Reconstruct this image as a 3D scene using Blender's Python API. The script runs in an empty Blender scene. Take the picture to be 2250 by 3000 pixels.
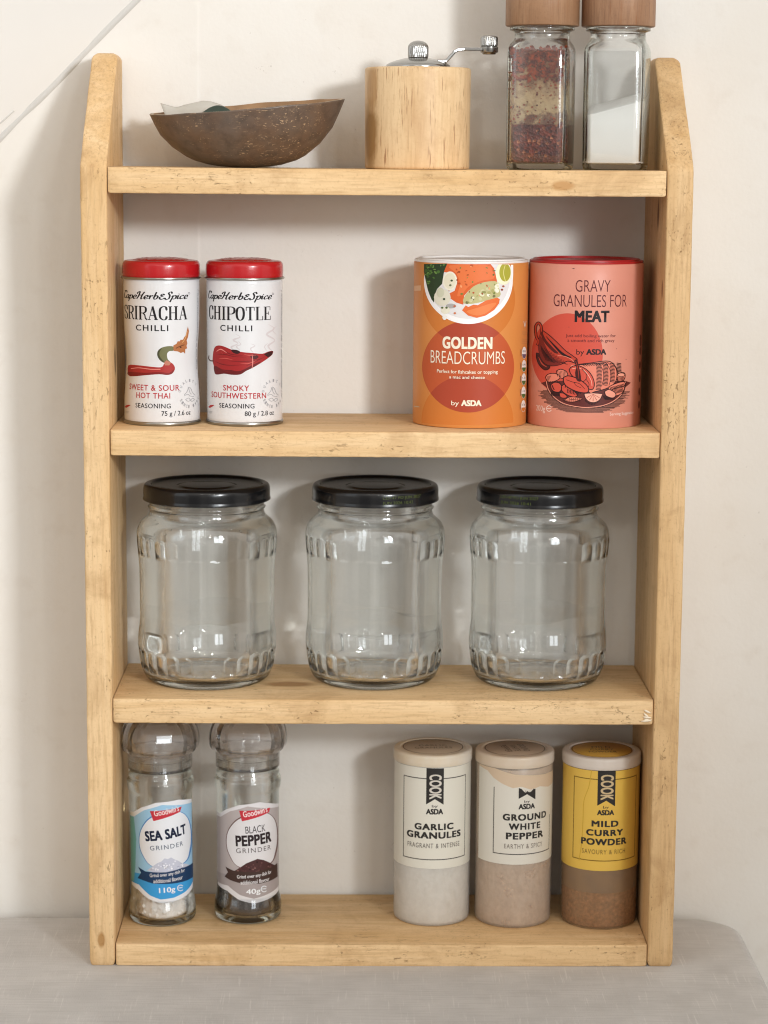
import bpy, bmesh, math, random
from mathutils import Vector, Matrix, noise
random.seed(7)
MM = 0.001
scene = bpy.context.scene
COL = scene.collection

# ------------------------------------------------------------------ camera, world, lamps, exposure
cam_d = bpy.data.cameras.new("camera")
cam = bpy.data.objects.new("camera", cam_d)
COL.objects.link(cam)
scene.camera = cam
F_PX, CX, CD, CZ, TH, YA, RO = 6852.4, -25.47, 1500.2, 537.94, 0.1524, 0.0165, 0.0074
fw = Vector((math.sin(YA) * math.cos(TH), math.cos(YA) * math.cos(TH), -math.sin(TH)))
r0 = Vector((math.cos(YA), -math.sin(YA), 0))
u0 = Vector((math.sin(YA) * math.sin(TH), math.cos(YA) * math.sin(TH), math.cos(TH)))
rr = r0 * math.cos(RO) + u0 * math.sin(RO)
uu = u0 * math.cos(RO) - r0 * math.sin(RO)
cam.matrix_world = Matrix(((rr.x, uu.x, -fw.x, CX * MM), (rr.y, uu.y, -fw.y, -CD * MM),
                           (rr.z, uu.z, -fw.z, CZ * MM), (0, 0, 0, 1)))
cam_d.sensor_fit = 'VERTICAL'
cam_d.sensor_height = 24
cam_d.lens = F_PX / 3000 * 24
cam_d.clip_start = 0.05
cam_d.clip_end = 50
cam_d.dof.use_dof = True
cam_d.dof.focus_distance = 1.525
cam_d.dof.aperture_fstop = 5.0

world = bpy.data.worlds.new("World")
scene.world = world
world.use_nodes = True
def build_world(nt):
    """The room behind the camera: warm walls, darker floor, with window, furniture and doorway made up for reflections and fill."""
    bg = nt.nodes["Background"]
    tc = nt.nodes.new("ShaderNodeTexCoord")
    sx = nt.nodes.new("ShaderNodeSeparateXYZ")
    nt.links.new(tc.outputs["Generated"], sx.inputs[0])
    def m(op, a, b=0.0, c=None):
        x = nt.nodes.new("ShaderNodeMath")
        x.operation = op
        for i, v in enumerate((a, b) if c is None else (a, b, c)):
            if isinstance(v, (int, float)):
                x.inputs[i].default_value = v
            else:
                nt.links.new(v, x.inputs[i])
        return x.outputs[0]
    def ramp(v, a, b):
        x = nt.nodes.new("ShaderNodeMapRange")
        x.interpolation_type = 'SMOOTHSTEP'
        nt.links.new(v, x.inputs["Value"])
        x.inputs["From Min"].default_value = a
        x.inputs["From Max"].default_value = b
        return x.outputs["Result"]
    d = m('MAXIMUM', m('MULTIPLY', sx.outputs[1], -1.0), 0.02)
    u, v = m('DIVIDE', sx.outputs[0], d), m('DIVIDE', sx.outputs[2], d)
    front = ramp(sx.outputs[1], 0.0, -0.1)
    def box(u0, u1, v0, v1, e=0.03):
        q = m('MULTIPLY', m('MULTIPLY', ramp(u, u0 - e, u0 + e), ramp(u, u1 + e, u1 - e)), m('MULTIPLY', ramp(v, v0 - e, v0 + e), ramp(v, v1 + e, v1 - e)))
        return m('MULTIPLY', q, front)
    base = m('ADD', 0.82, m('ADD', m('MULTIPLY', ramp(sx.outputs[2], 0.20, 0.42), 0.30), m('MULTIPLY', ramp(m('ABSOLUTE', sx.outputs[0]), 0.62, 0.85), 0.25)))
    base = m('ADD', base, m('MULTIPLY', m('MULTIPLY', ramp(v, -0.13, -0.07), front), 0.62))
    dark = m('ADD', m('ADD', box(-0.55, -0.15, -0.6, 0.25), box(0.85, 1.5, -0.8, 0.5)), m('MULTIPLY', box(0.02, 0.22, -0.5, 0.6), 0.7))  # dark blocks made up for contrast in the reflections
    base = m('MULTIPLY', base, m('SUBTRACT', 1.0, m('MULTIPLY', dark, 0.55)))
    added_win = m('ADD', m('ADD', box(-1.5, -1.13, 0.05, 0.42, .015), box(-1.09, -0.72, 0.05, 0.42, .015)), m('ADD', box(-1.5, -1.13, 0.46, 0.86, .015), box(-1.09, -0.72, 0.46, 0.86, .015)))  # unseen window panes added for glass reflections and fill
    added_win = m('ADD', added_win, m('MULTIPLY', m('ADD', box(0.28, 0.40, -0.02, 0.36, .012), box(0.43, 0.55, -0.02, 0.36, .012)), 8.0))
    mx = nt.nodes.new("ShaderNodeMix")
    mx.data_type = 'RGBA'
    mx.inputs["A"].default_value = (1.0, 0.94, 0.87, 1)
    mx.inputs["B"].default_value = (0.90, 0.96, 1.0, 1)
    nt.links.new(m('MINIMUM', added_win, 1.0), mx.inputs["Factor"])
    nt.links.new(mx.outputs["Result"], bg.inputs["Color"])
    nt.links.new(m('MULTIPLY', m('ADD', base, m('MULTIPLY', added_win, 1.4)), WORLD), bg.inputs["Strength"])

WORLD = 0.58
build_world(world.node_tree)

def aim(o, t):
    o.rotation_euler = (Vector(t) - o.location).to_track_quat('-Z', 'Y').to_euler()

def lamp(name, kind, loc, target, power, col, **kw):
    d = bpy.data.lights.new(name, kind)
    d.energy = power
    d.color = col
    for k, v in kw.items():
        setattr(d, k, v)
    o = bpy.data.objects.new(name, d)
    COL.objects.link(o)
    o.location = loc
    aim(o, target)
    return o

lamp("key_lamp", 'SPOT', (1.14, -2.30, 1.06), (-0.22, 0.11, 0.52), 175, (0.96, 0.98, 1.0),
     shadow_soft_size=0.15, spot_size=math.radians(29), spot_blend=1.0)
for nm, lx, lz in (("ceiling_lamp_a", 0.25, 1.55), ("ceiling_lamp_b", -0.35, 1.60), ("ceiling_lamp_c", 0.62, 1.35)):
    lamp(nm, 'AREA', (lx, -2.2, lz), (0, 0, 0.3), 1.6, (1, .94, .84), shape='DISK', size=0.045)

scene.view_settings.view_transform = 'Standard'
scene.view_settings.look = 'None'
scene.view_settings.exposure = -0.10
scene.view_settings.gamma = 1.0
scene.render.engine = 'CYCLES'
cy = scene.cycles
cy.use_denoising = True
cy.filter_width = 1.1
cy.max_bounces = 16
cy.transmission_bounces = 14
cy.transparent_max_bounces = 16
cy.sample_clamp_indirect = 6
cy.blur_glossy = 0.4
cy.caustics_refractive = True
cy.caustics_reflective = False

# ------------------------------------------------------------------ helpers: colour, materials
def lin(c):
    return c / 12.92 if c <= 0.04045 else ((c + 0.055) / 1.055) ** 2.4

def rgb(h):
    h = h.lstrip('#')
    return tuple(lin(int(h[i:i + 2], 16) / 255) for i in (0, 2, 4)) + (1,)

def mat(name, col, rough=0.5, metal=0.0, trans=0.0, ior=1.45, spec=0.5, coat=0.0, var=0.0, vscale=60.0,
        bump=0.0, bscale=400.0, col2=None):
    """Principled material; var mottles the colour, bump roughens the surface."""
    m = bpy.data.materials.new(name)
    m.use_nodes = True
    nt = m.node_tree
    b = nt.nodes["Principled BSDF"]
    c = rgb(col) if isinstance(col, str) else col
    b.inputs["Base Color"].default_value = c
    b.inputs["Roughness"].default_value = rough
    b.inputs["Metallic"].default_value = metal
    b.inputs["Transmission Weight"].default_value = trans
    b.inputs["IOR"].default_value = ior
    b.inputs["Specular IOR Level"].default_value = spec
    b.inputs["Coat Weight"].default_value = coat
    if var or bump:
        tc = nt.nodes.new("ShaderNodeTexCoord")
    if var:
        n = nt.nodes.new("ShaderNodeTexNoise")
        n.inputs["Scale"].default_value = vscale
        n.inputs["Detail"].default_value = 6
        nt.links.new(tc.outputs["Object"], n.inputs["Vector"])
        r = nt.nodes.new("ShaderNodeMapRange")
        r.inputs["From Min"].default_value = 0.3
        r.inputs["From Max"].default_value = 0.7
        nt.links.new(n.outputs["Fac"], r.inputs["Value"])
        x = nt.nodes.new("ShaderNodeMix")
        x.data_type = 'RGBA'
        d = rgb(col2) if col2 else tuple(v * (1 - var) for v in c[:3]) + (1,)
        x.inputs["A"].default_value = c
        x.inputs["B"].default_value = d
        nt.links.new(r.outputs["Result"], x.inputs["Factor"])
        nt.links.new(x.outputs["Result"], b.inputs["Base Color"])
    if bump:
        n = nt.nodes.new("ShaderNodeTexNoise")
        n.inputs["Scale"].default_value = bscale
        n.inputs["Detail"].default_value = 4
        nt.links.new(tc.outputs["Object"], n.inputs["Vector"])
        bp = nt.nodes.new("ShaderNodeBump")
        bp.inputs["Strength"].default_value = bump
        bp.inputs["Distance"].default_value = 0.0006
        nt.links.new(n.outputs["Fac"], bp.inputs["Height"])
        nt.links.new(bp.outputs["Normal"], b.inputs["Normal"])
    return m

class NT:
    """Small wrapper for writing node graphs."""
    def __init__(s, name):
        s.m = bpy.data.materials.new(name)
        s.m.use_nodes = True
        s.t = s.m.node_tree
        s.b = s.t.nodes["Principled BSDF"]
    def n(s, kind, **kw):
        x = s.t.nodes.new(kind)
        for k, v in kw.items():
            setattr(x, k, v)
        return x
    def set(s, sock, v):
        if hasattr(v, 'is_linked') or isinstance(v, bpy.types.NodeSocket):
            s.t.links.new(v, sock)
        else:
            sock.default_value = v
    def coords(s, scale=(1, 1, 1), loc=(0, 0, 0)):
        tc = s.n("ShaderNodeTexCoord")
        mp = s.n("ShaderNodeMapping")
        mp.inputs["Scale"].default_value = scale
        mp.inputs["Location"].default_value = loc
        s.t.links.new(tc.outputs["Object"], mp.inputs["Vector"])
        return mp.outputs["Vector"]
    def noise(s, vec, scale, detail=4, rough=0.55, dist=0.0):
        x = s.n("ShaderNodeTexNoise")
        x.inputs["Scale"].default_value = scale
        x.inputs["Detail"].default_value = detail
        x.inputs["Roughness"].default_value = rough
        x.inputs["Distortion"].default_value = dist
        s.t.links.new(vec, x.inputs["Vector"])
        return x.outputs["Fac"]
    def rng(s, v, a, b, c=0.0, d=1.0):
        x = s.n("ShaderNodeMapRange")
        s.set(x.inputs["Value"], v)
        for k, q in zip(("From Min", "From Max", "To Min", "To Max"), (a, b, c, d)):
            x.inputs[k].default_value = q
        return x.outputs["Result"]
    def mix(s, f, a, b, blend='MIX'):
        x = s.n("ShaderNodeMix", data_type='RGBA', blend_type=blend)
        s.set(x.inputs["Factor"], f)
        s.set(x.inputs["A"], a)
        s.set(x.inputs["B"], b)
        return x.outputs["Result"]
    def math(s, op, a, b=0.0):
        x = s.n("ShaderNodeMath", operation=op)
        s.set(x.inputs[0], a)
        s.set(x.inputs[1], b)
        return x.outputs[0]
    def bump(s, h, strength, dist=0.0006):
        x = s.n("ShaderNodeBump")
        x.inputs["Strength"].default_value = strength
        x.inputs["Distance"].default_value = dist
        s.t.links.new(h, x.inputs["Height"])
        s.t.links.new(x.outputs["Normal"], s.b.inputs["Normal"])

def wood(name, axis, light, mid, dark, seed=0.0, knots=(), rough=0.6, dents=1.0, grain=1.0, pores=0.0):
    """Waxed pine / rubberwood: streaks along one axis, blotches, small dents, optional knots (x, y, z, radius) in mm."""
    w = NT(name)
    st = [1.0, 1.0, 1.0]
    st[axis] = 0.07
    v = w.coords(st, (seed, seed * 1.7, seed * 0.6))
    vi = w.coords((1, 1, 1), (seed * 2, seed, seed))
    big = w.noise(v, 55, 5, 0.6, 0.8)
    fine = w.noise(v, 620, 5, 0.65)
    blot = w.noise(vi, 26, 6, 0.65, 0.5)
    c = w.mix(w.rng(big, 0.36, 0.66), rgb(light), rgb(mid))
    c = w.mix(w.math('MULTIPLY', w.rng(fine, 0.48, 0.70), 0.42 * grain), c, rgb(dark))
    c = w.mix(w.math('MULTIPLY', w.rng(blot, 0.52, 0.72), 0.50), c, rgb(dark))
    c = w.mix(w.math('MULTIPLY', w.rng(w.noise(vi, 500, 3, 0.7), 0.55, 0.75), 0.35), c, rgb(dark))
    sp = [1.0, 1.0, 1.0]
    sp[axis] = 0.45
    vd = w.coords(sp, (seed * 3, seed, seed * 2))
    patch = w.rng(w.noise(vi, 30, 3, 0.5), 0.49, 0.60)
    pit = w.noise(vd, 300, 4, 0.62, 1.8)
    pitm = w.math('MULTIPLY', w.rng(pit, 0.61, 0.66), patch)
    spk = w.math('MULTIPLY', w.rng(w.noise(vd, 620, 2, 0.5, 0.6), 0.67, 0.72), w.rng(w.noise(vi, 18, 2), 0.50, 0.62))
    pitm = w.math('MAXIMUM', pitm, spk)
    c = w.mix(w.math('MULTIPLY', pitm, 0.62 * dents), c, rgb('80603a'))
    if pores:
        sp = [1.0, 1.0, 1.0]
        sp[axis] = 0.045
        vp = w.coords(sp, (seed, seed, seed * 3))
        po = w.rng(w.noise(vp, 1000, 2, 0.5), 0.61, 0.66)
        po = w.math('MULTIPLY', po, w.rng(w.noise(vi, 60, 2), 0.4, 0.55))
        c = w.mix(w.math('MULTIPLY', po, pores), c, rgb('93623f'))
    for kx, ky, kz, kr, kc in knots:
        tc = w.n("ShaderNodeTexCoord")
        mp = w.n("ShaderNodeMapping")
        mp.vector_type = 'POINT'
        k = 1.0 / (kr * MM)
        sc = [k, k, k]
        sc[axis] = k * 0.45
        mp.inputs["Scale"].default_value = sc
        mp.inputs["Location"].default_value = (-kx * MM * sc[0], -ky * MM * sc[1], -kz * MM * sc[2])
        w.t.links.new(tc.outputs["Object"], mp.inputs["Vector"])
        ln = w.n("ShaderNodeVectorMath", operation='LENGTH')
        w.t.links.new(mp.outputs["Vector"], ln.inputs[0])
        d = w.math('ADD', ln.outputs["Value"], w.rng(blot, 0.3, 0.7, -0.25, 0.25))
        c = w.mix(w.rng(d, 0.65, 1.05, 0.85, 0.0), c, rgb(kc))
    w.t.links.new(c, w.b.inputs["Base Color"])
    w.b.inputs["Roughness"].default_value = rough
    w.b.inputs["Specular IOR Level"].default_value = 0.3
    h = w.math('SUBTRACT', w.math('MULTIPLY', fine, 0.25), w.math('MULTIPLY', pitm, 1.3 * dents))
    h = w.math('ADD', h, w.math('MULTIPLY', w.noise(vi, 160, 4), 0.5))
    w.bump(h, 0.55, 0.0007)
    return w.m

def glass_mat(name, col=(0.985, 0.993, 0.988, 1), edge=(0.90, 0.95, 0.92, 1), lo=0.22, hi=0.72, ior=1.46, rough=0.0, wave=0.0, wscale=45.0):
    """Thin-walled glass: straight through where it is met squarely, bending light towards the grazing edges, with Fresnel gloss."""
    w = NT(name)
    w.t.nodes.remove(w.b)
    out = w.t.nodes["Material Output"]
    lw = w.n("ShaderNodeLayerWeight")
    lw.inputs["Blend"].default_value = 0.5
    tr = w.n("ShaderNodeBsdfTransparent")
    tr.inputs[0].default_value = col
    gl = w.n("ShaderNodeBsdfGlass")
    gl.inputs["Color"].default_value = edge
    gl.inputs["IOR"].default_value = ior
    gl.inputs["Roughness"].default_value = rough
    go = w.n("ShaderNodeBsdfGlossy")
    go.inputs["Roughness"].default_value = max(rough, 0.03)
    if wave:
        bp = w.n("ShaderNodeBump")
        bp.inputs["Strength"].default_value = wave
        bp.inputs["Distance"].default_value = 0.002
        w.t.links.new(w.noise(w.coords((1, 1, 0.45)), wscale, 3, 0.5), bp.inputs["Height"])
        for q in (gl, go):
            w.t.links.new(bp.outputs["Normal"], q.inputs["Normal"])
    m1 = w.n("ShaderNodeMixShader")
    w.t.links.new(w.math('ADD', 0.10, w.math('MULTIPLY', w.math('POWER', lw.outputs['Facing'], 3.0), 0.6)), m1.inputs[0])
    w.t.links.new(tr.outputs[0], m1.inputs[1])
    w.t.links.new(go.outputs[0], m1.inputs[2])
    m2 = w.n("ShaderNodeMixShader")
    w.t.links.new(w.rng(lw.outputs["Facing"], lo, hi), m2.inputs[0])
    w.t.links.new(m1.outputs[0], m2.inputs[1])
    w.t.links.new(gl.outputs[0], m2.inputs[2])
    w.t.links.new(m2.outputs[0], out.inputs["Surface"])
    return w.m

def solid_glass(name, col=(0.985, 0.993, 0.988, 1), ior=1.46, wave=0.0, wscale=45.0):
    """Clear glass that bends light; wave makes the slightly uneven surface of pressed glass."""
    w = NT(name)
    w.t.nodes.remove(w.b)
    gl = w.n("ShaderNodeBsdfGlass")
    gl.inputs["Color"].default_value = col
    gl.inputs["IOR"].default_value = ior
    gl.inputs["Roughness"].default_value = 0.0
    if wave:
        bp = w.n("ShaderNodeBump")
        bp.inputs["Strength"].default_value = wave
        bp.inputs["Distance"].default_value = 0.002
        w.t.links.new(w.noise(w.coords((1, 1, 0.45)), wscale, 3, 0.5), bp.inputs["Height"])
        w.t.links.new(bp.outputs["Normal"], gl.inputs["Normal"])
    w.t.links.new(gl.outputs[0], w.t.nodes["Material Output"].inputs["Surface"])
    return w.m

def veil(name, col, fac, rough=0.35, mottle=0.0, mscale=120.0, col2=None, zramp=None, zcol=None):
    """Cloudy plastic or dust: part of the light passes straight through, the rest meets a pale satin surface."""
    w = NT(name)
    v = w.coords()
    w.b.inputs["Base Color"].default_value = rgb(col)
    if col2:
        w.t.links.new(w.mix(w.rng(w.noise(v, mscale * 0.6, 5), 0.35, 0.65), rgb(col), rgb(col2)), w.b.inputs["Base Color"])
    if zcol:
        sz = w.n("ShaderNodeSeparateXYZ")
        w.t.links.new(v, sz.inputs[0])
        q = w.math('ADD', sz.outputs[2], w.math('MULTIPLY', w.math('SUBTRACT', w.noise(v, 110, 5, 0.6), 0.5), 0.085))
        f1, f2 = w.rng(q, zcol[0] * MM, zcol[1] * MM, 1.0, 0.0), w.rng(q, zcol[2] * MM, zcol[3] * MM)
        w.t.links.new(w.mix(w.math('MAXIMUM', f1, f2), w.mix(w.rng(w.noise(v, mscale * 0.6, 5), 0.35, 0.65), rgb(col), rgb(col2)), rgb(zcol[4])), w.b.inputs["Base Color"])
    w.b.inputs["Roughness"].default_value = rough
    tr = w.n("ShaderNodeBsdfTransparent")
    mx = w.n("ShaderNodeMixShader")
    out = w.t.nodes["Material Output"]
    mx.inputs[0].default_value = fac
    if mottle or zramp:
        f = w.math('ADD', fac, w.math('MULTIPLY', w.math('SUBTRACT', w.noise(v, mscale, 6, 0.65), 0.5), mottle * 4))
        if zramp:
            sx = w.n("ShaderNodeSeparateXYZ")
            w.t.links.new(v, sx.inputs[0])
            f = w.math('ADD', f, w.rng(sx.outputs[2], zramp[0] * MM, zramp[1] * MM, zramp[2], zramp[3]))
        w.t.links.new(w.math('MAXIMUM', w.math('MINIMUM', f, 0.97), 0.03), mx.inputs[0])
    w.t.links.new(tr.outputs[0], mx.inputs[1])
    w.t.links.new(w.b.outputs[0], mx.inputs[2])
    w.t.links.new(mx.outputs[0], out.inputs["Surface"])
    return w.m

# ------------------------------------------------------------------ helpers: meshes and objects (all sizes in mm)
def obj(name, verts, faces, mats, parent=None, loc=(0, 0, 0), smooth=True, fmat=None, angle=None, recalc=True):
    me = bpy.data.meshes.new(name)
    me.from_pydata([(v[0] * MM, v[1] * MM, v[2] * MM) for v in verts], [], faces)
    mats = mats if isinstance(mats, (list, tuple)) else [mats]
    for m in mats:
        me.materials.append(m)
    if fmat:
        for p, i in zip(me.polygons, fmat):
            p.material_index = i
    if recalc:
        bm = bmesh.new()
        bm.from_mesh(me)
        bmesh.ops.recalc_face_normals(bm, faces=bm.faces)
        bm.to_mesh(me)
        bm.free()
    if smooth:
        for p in me.polygons:
            p.use_smooth = True
        if angle:
            me.set_sharp_from_angle(angle=math.radians(angle))
    me.update()
    o = bpy.data.objects.new(name, me)
    COL.objects.link(o)
    o.location = Vector(loc) * MM
    if parent:
        o.parent = parent
    return o

def thing(name, label, cat, loc, group=None, rotz=0.0):
    o = bpy.data.objects.new(name, None)
    o.empty_display_size = 0.01
    COL.objects.link(o)
    o.location = Vector(loc) * MM
    o.rotation_euler = (0, 0, rotz)
    return tag(o, label, cat, group)

def tag(o, label, cat, group=None):
    o["label"] = label
    o["category"] = cat
    if group:
        o["group"] = group
    return o

def struct(o):
    o["kind"] = "structure"
    return o

def lathe(prof, seg=96, mod=None, closed=False):
    """Turn a (radius, height) outline round the vertical axis; mod(radius, height, angle) may reshape it."""
    vs, fs = [], []
    n = len(prof)
    for i, (r, z) in enumerate(prof):
        for k in range(seg):
            a = 2 * math.pi * k / seg
            q = mod(r, z, a) if mod else r
            vs.append((q * math.sin(a), -q * math.cos(a), z))
    for i in range(n if closed else n - 1):
        j = (i + 1) % n
        for k in range(seg):
            l = (k + 1) % seg
            fs.append((i * seg + k, i * seg + l, j * seg + l, j * seg + k))
    if not closed:
        if prof[0][0] > 0.01:
            fs.append(tuple(range(seg - 1, -1, -1)))
        if prof[-1][0] > 0.01:
            fs.append(tuple(range((n - 1) * seg, n * seg)))
    return vs, fs

def smooth_prof(pts, n=6):
    """Catmull-Rom through outline points."""
    out = []
    for i in range(len(pts) - 1):
        p0, p1, p2, p3 = pts[max(i - 1, 0)], pts[i], pts[i + 1], pts[min(i + 2, len(pts) - 1)]
        for k in range(n):
            t = k / n
            out.append(tuple(0.5 * ((2 * p1[d]) + (-p0[d] + p2[d]) * t + (2 * p0[d] - 5 * p1[d] + 4 * p2[d] - p3[d]) * t * t
                                    + (-p0[d] + 3 * p1[d] - 3 * p2[d] + p3[d]) * t ** 3) for d in range(len(p1))))
    out.append(tuple(pts[-1]))
    return out

def loft(rings, cap=True):
    vs, fs = [], []
    n = len(rings[0])
    for r in rings:
        vs += r
    for i in range(len(rings) - 1):
        for k in range(n):
            l = (k + 1) % n
            fs.append((i * n + k, i * n + l, (i + 1) * n + l, (i + 1) * n + k))
    if cap:
        fs.append(tuple(range(n - 1, -1, -1)))
        fs.append(tuple(range((len(rings) - 1) * n, len(rings) * n)))
    return vs, fs

def rrect(x0, x1, y0, y1, rs, m=4):
    """Rounded rectangle, radii for the corners (x0,y0) (x1,y0) (x1,y1) (x0,y1)."""
    pts = []
    for (cx, cy_, a0), r in zip(((x0, y0, 180), (x1, y0, 270), (x1, y1, 0), (x0, y1, 90)), rs):
        ox = cx + r if cx == x0 else cx - r
        oy = cy_ + r if cy_ == y0 else cy_ - r
        for k in range(m + 1):
            a = math.radians(a0 + 90 * k / m)
            pts.append((ox + r * math.cos(a), oy + r * math.sin(a)))
    return pts

def n1(x, y=0.0, z=0.0):
    return noise.noise(Vector((x, y, z)))

def merge(parts):
    vs, fs, fm = [], [], []
    for p in parts:
        v, f = p[0], p[1]
        o = len(vs)
        vs += v
        fs += [tuple(i + o for i in q) for q in f]
        fm += [p[2] if len(p) > 2 else 0] * len(f)
    return vs, fs, fm

def tube(path, radii, seg=10):
    """Round bar along a 3-D path."""
    rings = []
    for i, p in enumerate(path):
        p = Vector(p)
        t = (Vector(path[min(i + 1, len(path) - 1)]) - Vector(path[max(i - 1, 0)])).normalized()
        a = t.cross(Vector((0, 0, 1)))
        if a.length < 0.01:
            a = t.cross(Vector((0, 1, 0)))
        a.normalize()
        b = a.cross(t)
        r = radii[i] if isinstance(radii, (list, tuple)) else radii
        rings.append([tuple(p + a * r * math.cos(2 * math.pi * k / seg) + b * r * math.sin(2 * math.pi * k / seg)) for k in range(seg)])
    return loft(rings)

# ------------------------------------------------------------------ the setting: wall, sloping ceiling, cloth-covered table
def wall_material():
    w = NT("painted_wall")
    v = w.coords()
    a = w.noise(v, 9, 4)
    b = w.noise(v, 60, 5)
    c = w.mix(w.rng(a, 0.35, 0.65), rgb('e6e3dd'), rgb('e2ddd5'))
    c = w.mix(w.math('MULTIPLY', w.rng(b, 0.56, 0.75), 0.10), c, rgb('b9a893'))
    vs_ = w.coords((1, 1, 1), (3.1, 0, 1.2))
    sc = w.math('MULTIPLY', w.rng(w.noise(vs_, 190, 2, 0.5, 2.0), 0.735, 0.76), w.rng(w.noise(v, 7, 2), 0.5, 0.6))
    c = w.mix(w.math('MULTIPLY', sc, 0.30), c, rgb('8a7a68'))
    w.t.links.new(c, w.b.inputs["Base Color"])
    w.b.inputs["Roughness"].default_value = 0.75
    w.b.inputs["Specular IOR Level"].default_value = 0.25
    h = w.math('ADD', w.math('MULTIPLY', w.noise(v, 38, 5), 0.6), w.math('MULTIPLY', w.noise(v, 300, 4, 0.6), 0.4))
    w.bump(h, 0.42, 0.0010)
    return w.m

M_WALL = wall_material()
WY = 114.0
SEAM = -127.0
xs = sorted(set([-1500, -700, -400, -300] + [SEAM - 14, SEAM - 6, SEAM - 2, SEAM - 0.9, SEAM - 0.3, SEAM + 0.3, SEAM + 0.9, SEAM + 2] + [0, 150, 300, 500, 900, 1800]))
zs = [-900, -300, 0, 200, 400, 600, 660, 900, 1600]
def wall_y(x):
    # the left-hand lining stands a little proud and rounds off at the seam
    t = max(0.0, min(1.0, (SEAM + 0.9 - x) / 1.8))
    t = t * t * (3 - 2 * t)
    e = math.exp(-((x - SEAM + 1.2) / 3.0) ** 2) * 0.25
    return WY - 0.35 * t - e
vs = [(x, wall_y(x), z) for z in zs for x in xs]
nx = len(xs)
fs = [(j * nx + i, j * nx + i + 1, (j + 1) * nx + i + 1, (j + 1) * nx + i) for j in range(len(zs) - 1) for i in range(nx - 1)]
back = len(vs)
vs += [(-1500, WY + 60, -900), (1800, WY + 60, -900), (1800, WY + 60, 1600), (-1500, WY + 60, 1600)]
fs.append((back, back + 3, back + 2, back + 1))
struct(obj("wall", vs, fs, M_WALL, recalc=False))

# sloping attic ceiling: meets the wall along a diagonal that climbs to the right
ca, cb = Vector((-170.0, 0, 638.0)), Vector((-262.0, 0, 546.5))
dr = (ca - cb).normalized()
nrm = Vector((-dr.z, 0, dr.x))
out_dir = (Vector((0, -1, 0)) * 0.30 + nrm * 1.0).normalized()
def ceil_pt(s, d):
    q = ca + dr * s + out_dir * d
    return (q.x, WY - 0.6 + q.y, q.z)
M_CEIL = mat("painted_ceiling", 'e4e0da', rough=0.8, spec=0.2, bump=0.2, bscale=60, var=0.03, vscale=12)
rows = [[ceil_pt(s, d) for s in (-900, -300, -120, -60, 0, 60, 200, 700)] for d in (0, 2, 6, 15, 40, 120, 420)]
vs = [p for r in rows for p in r]
fs = [(j * 8 + i, j * 8 + i + 1, (j + 1) * 8 + i + 1, (j + 1) * 8 + i) for j in range(6) for i in range(7)]
struct(obj("ceiling", vs, fs, M_CEIL, recalc=False))
# bead of filler along the joint of wall and ceiling
path, rad = [], []
for k in range(140):
    s = -700 + k * 8.0
    q = ca + dr * s - nrm * (0.9 + 1.2 * n1(s * 0.02, 5)) 
    path.append((q.x, WY + 1.5 + 0.5 * n1(s * 0.03, 9), q.z))
    rad.append(3.0 + 0.7 * n1(s * 0.05, 2))
v1 = tube(path, rad, 10)
path, rad = [], []
for k in range(60):
    s = -700 + k * 10.0
    q = ca + dr * s + nrm * (3.0 + max(0.0, -s - 60) * 0.05 + 0.6 * n1(s * 0.03, 1))
    path.append((q.x, WY - 0.4 - (3.0 + max(0.0, -s - 60) * 0.05) * 0.30, q.z))
    rad.append(0.55 + 0.3 * n1(s * 0.04, 8))
v2 = tube(path, rad, 8)
vs, fs, _ = merge([v1, v2])
tag(obj("filler_bead", vs, fs, mat("filler", 'cbc8c3', rough=0.75)),
    "lumpy white filler line running diagonally up the wall corner", "filler")

def linen():
    w = NT("grey_linen")
    v = w.coords()
    a = w.noise(v, 25, 4)
    c = w.mix(w.rng(a, 0.35, 0.68), rgb('c6c3c0'), rgb('b9b6b3'))
    vw = w.coords((1, 0.035, 1), (0.3, 0.1, 0))
    s1 = w.math('MULTIPLY', w.rng(w.noise(vw, 700, 2, 0.5), 0.60, 0.69), w.rng(w.noise(w.coords((1, 0.3, 1)), 90, 2), 0.40, 0.56))
    c = w.mix(w.math('MULTIPLY', s1, 0.30), c, rgb('e9e6e2'))
    vx = w.coords((0.05, 1, 1), (0.7, 0.2, 0))
    s2 = w.rng(w.noise(vx, 520, 3, 0.6), 0.45, 0.68)
    c = w.mix(w.math('MULTIPLY', s2, 0.35), c, rgb('a5a19d'))
    st = w.rng(w.noise(w.coords((1, 1, 1), (4.2, 1.1, 0)), 16, 4, 0.6), 0.60, 0.72)
    c = w.mix(w.math('MULTIPLY', st, 0.22), c, rgb('9a938d'))
    w.t.links.new(c, w.b.inputs["Base Color"])
    w.b.inputs["Roughness"].default_value = 0.9
    w.b.inputs["Specular IOR Level"].default_value = 0.15
    w.b.inputs["Sheen Weight"].default_value = 0.15
    h = w.math('ADD', w.noise(w.coords((1, 0.08, 1)), 1500, 2), w.noise(w.coords((0.08, 1, 1)), 1500, 2))
    h = w.math('ADD', h, w.math('MULTIPLY', w.noise(v, 18, 3), 3.0))
    sx = w.n('ShaderNodeSeparateXYZ')
    w.t.links.new(v, sx.inputs[0])
    for cx in (-0.077, 0.16):
        q = w.math('DIVIDE', w.math('ADD', w.math('SUBTRACT', sx.outputs[0], cx), w.math('MULTIPLY', w.noise(v, 30, 2), 0.002)), 0.0022)
        h = w.math('ADD', h, w.math('MULTIPLY', w.math('POWER', 2.718, w.math('MULTIPLY', w.math('MULTIPLY', q, q), -1.0)), 1.6))
    w.bump(h, 0.35, 0.0008)
    return w.m

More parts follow.
